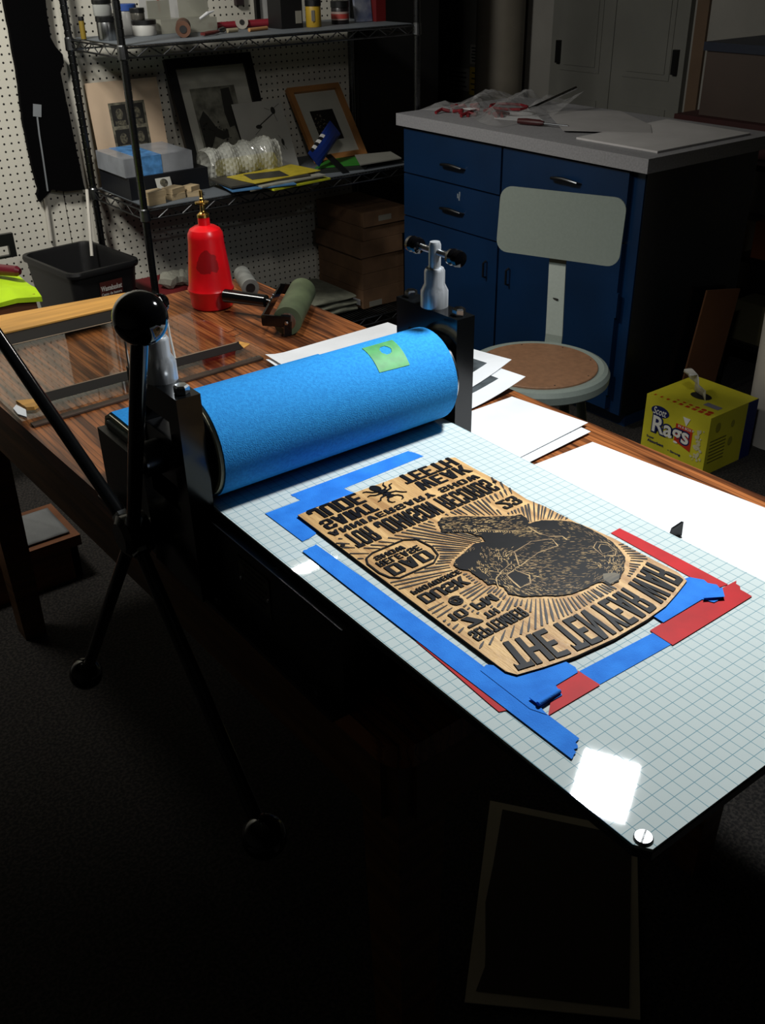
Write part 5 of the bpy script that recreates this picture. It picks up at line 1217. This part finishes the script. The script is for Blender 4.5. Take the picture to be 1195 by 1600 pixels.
# label on the near face
def wl(x, z, o=0): # near face slopes outward with height
    yb = 3.135 - (.14 + (.1875-.14)*(z/.485)) - .0025 - o; return BR @ Vector((x-.03, yb, z))
def wq(nm, x0, x1, z0, z1, m_, o): 
    bm = B(); bm.faces.new([bm.verts.new(wl(x, z, o)) for x, z in ((x0, z0), (x1, z0), (x1, z1), (x0, z1))]); return P(nm, bm, m_, t)
wq('label', .738, .826, .33, .462, mat('label_dark_red', (70, 28, 24), .5), 0)
bm = B(); text_on(bm, 'Wastebasket', lambda u, v: wl(.741+.082*u, .428+.019*v, .0008), .03); P('label_lettering', bm, mat('label_white', (190, 186, 180), .5), t)
bm = B(); text_on(bm, 'Cesto de basura', lambda u, v: wl(.741+.080*u, .412+.010*v, .0008), .03); P('label_lettering', bm, mat('label_white', (190, 186, 180), .5), t)
wq('label_picture', .765, .802, .338, .398, pdark, .0008); wq('label_picture', .777, .790, .350, .385, pface, .0014)

# ---------------------------------------------------------------- garment and rulers on the pegboard
t = thing('black_apron', 'long black cloth apron hanging on the pegboard', 'apron', (.77, 3.3, .69))
gp = [(.700, 1.55), (.842, 1.55), (.834, 1.20), (.846, 1.170), (.866, 1.145), (.866, 1.118), (.848, 1.090), (.850, 1.019), (.858, .828), (.866, .694), (.790, .700), (.745, .712), (.712, .690), (.693, .676), (.690, .700), (.697, .720), (.692, .80), (.688, .931), (.700, 1.13)]
bm = B(); prism(bm, rough(gp, .0015, .02), 0, .022); xf(bm, Matrix(((1, 0, 0, 0), (0, 0, 1, 3.292), (0, 1, 0, 0), (0, 0, 0, 1))))
P('cloth', bm, mat('apron_black', (5, 5, 6), .95, spec=.05), t, bevel=.004)
bm = B(); box(bm, .728, .756, 3.288, 3.2915, .958, .998, rot=Matrix.Rotation(.2, 3, 'Y')); P('cloth_tag', bm, mat('tag_pale', (120, 124, 128), .6), t)
bm = B()
for (a, b) in (((.738, .958), (.734, .90)), ((.734, .90), (.732, .83)), ((.732, .83), (.727, .71))):
    bar(bm, (a[0], 3.290, a[1]), (b[0], 3.290, b[1]), .003, .005)
P('tie_string', bm, mat('tag_pale', (120, 124, 128), .6), t)
bm = B(); tube(bm, [(.724, 3.318, .71), (.716, 3.318, .53)], .0065, 10); tag(fin('white_rod', bm, mat('rod_white', (190, 186, 176), .6)), 'thin white rod hanging below the black apron, left of two', 'rod', 'white rods below the apron')
bm = B(); tube(bm, [(.862, 3.265, .70), (.808, 3.18, .485)], .0060, 10); tag(fin('white_rod', bm, mat('rod_white', (190, 186, 176), .6)), 'thin white rod reaching into the black wastebasket', 'rod', 'white rods below the apron')

# ---------------------------------------------------------------- left stand with green cloth
t = thing('wooden_stand', 'small brown wooden stand under the lime green cloth at the left', 'stand', (.2, 2.75, 0))
brn = mat('stand_wood', (128, 78, 46), .6, vscale=6, stretch=(1, 1, 6), var=.25)
bm = B(); box(bm, -.25, .372, 2.505, 2.90, .500, .60); P('top', bm, brn, t, bevel=.002)
for x in (-.24, .322):
    for y in (2.507, 2.85):
        bm = B(); box(bm, x, x+.045, y, y+.045, 0, .500); P('leg', bm, brn, t, bevel=.002)
t = thing('green_cloth', 'lime green cloth draped on the wooden stand', 'cloth', (.2, 2.75, .60))
limem = mat('lime_cloth', (176, 214, 22), .55, vscale=12, var=.12, bump=.3, bscale=40)
bm = B(); box(bm, -.26, .380, 2.493, 2.905, .6045, .6180)
bmesh.ops.subdivide_edges(bm, edges=bm.edges[:], cuts=9, use_grid_fill=True)
for v in bm.verts:
    v.co.z += .006*math.sin(v.co.x*40)*math.sin(v.co.y*31)*(.5 if v.co.z < .61 else 1) + .003
    if v.co.x > .379: v.co.z -= .012; v.co.x += .006
    if v.co.y < 2.494: v.co.z -= .02
P('cloth', bm, limem, t, smooth=True)
t = thing('red_handle_tool', 'tool with dark red rounded handle lying on the lime green cloth', 'tool', (.3, 2.7, .62))
bm = B(); tube(bm, [(.298, 2.690, .645), (.302, 2.686, .645), (.322, 2.660, .646), (.365, 2.610, .644), (.372, 2.602, .643)], [.004, .012, .0165, .0155, .009], 18); P('handle', bm, mat('handle_maroon', (88, 22, 34), .3), t, smooth=True)
bm = B(); tube(bm, [(.22, 2.78, .64), (.300, 2.688, .645)], .004, 10); P('shaft', bm, black_satin, t, smooth=True)
t = thing('black_brayer_frame', 'black flat metal tool frame standing on the lime green cloth', 'tool', (.2, 2.9, .62))
bm = B(); box(bm, -.1, .440, 2.83, 2.845, .664, .700); box(bm, .420, .440, 2.83, 2.845, .627, .664); box(bm, -.1, .420, 2.83, 2.845, .627, .634)
xf(bm, Matrix.Identity(4)); P('frame', bm, black_satin, t, bevel=.002)
# low wooden step with grey cloth under the table
t = thing('wooden_step', 'low brown wooden step on the carpet beyond the table', 'step', (.1, 2.0, 0))
bm = B(); box(bm, -.18, .19, 1.93, 2.14, .10, .13); box(bm, -.17, .18, 1.94, 1.96, 0, .10); box(bm, .16, .18, 1.94, 2.13, 0, .10); box(bm, -.17, -.15, 1.94, 2.13, 0, .10); P('step_body', bm, brn, t, bevel=.002)
bm = B(); N_ = 18; g = {}
for i in range(N_+1):
    for j in range(N_+1):
        u, v = i/N_, j/N_; g[i, j] = bm.verts.new((-.02 + .19*u, 1.95 + .16*v, .133 + .012*abs(math.sin(u*9+v*4))*min(1, min(u, 1-u, v, 1-v)*5) + .004))
for i in range(N_):
    for j in range(N_): bm.faces.new((g[i, j], g[i+1, j], g[i+1, j+1], g[i, j+1]))
o = tag(fin('grey_rag', bm, mat('rag_grey', (120, 122, 122), .9), smooth=True), 'crumpled pale grey rag on the low wooden step', 'rag'); md = o.modifiers.new('s', 'SOLIDIFY'); md.thickness = .002
# dark print lying on the floor under the bed
t = thing('dark_print', 'large sheet printed solid dark with a thin pale border on the carpet', 'print', (.43, .42, 0))
bm = B(); prism(bm, [(.178, .382), (.376, .192), (.665, .444), (.497, .670)], .002, .004); P('paper', bm, mat('border_paper', (190, 180, 156), .8), t)
bm = B(); prism(bm, [(.205, .385), (.376, .215), (.645, .440), (.500, .638), (.40, .555), (.33, .50), (.262, .425), (.245, .408)], .0041, .0047); P('dark_area', bm, mat('dark_ink_area', (60, 52, 40), .8), t)
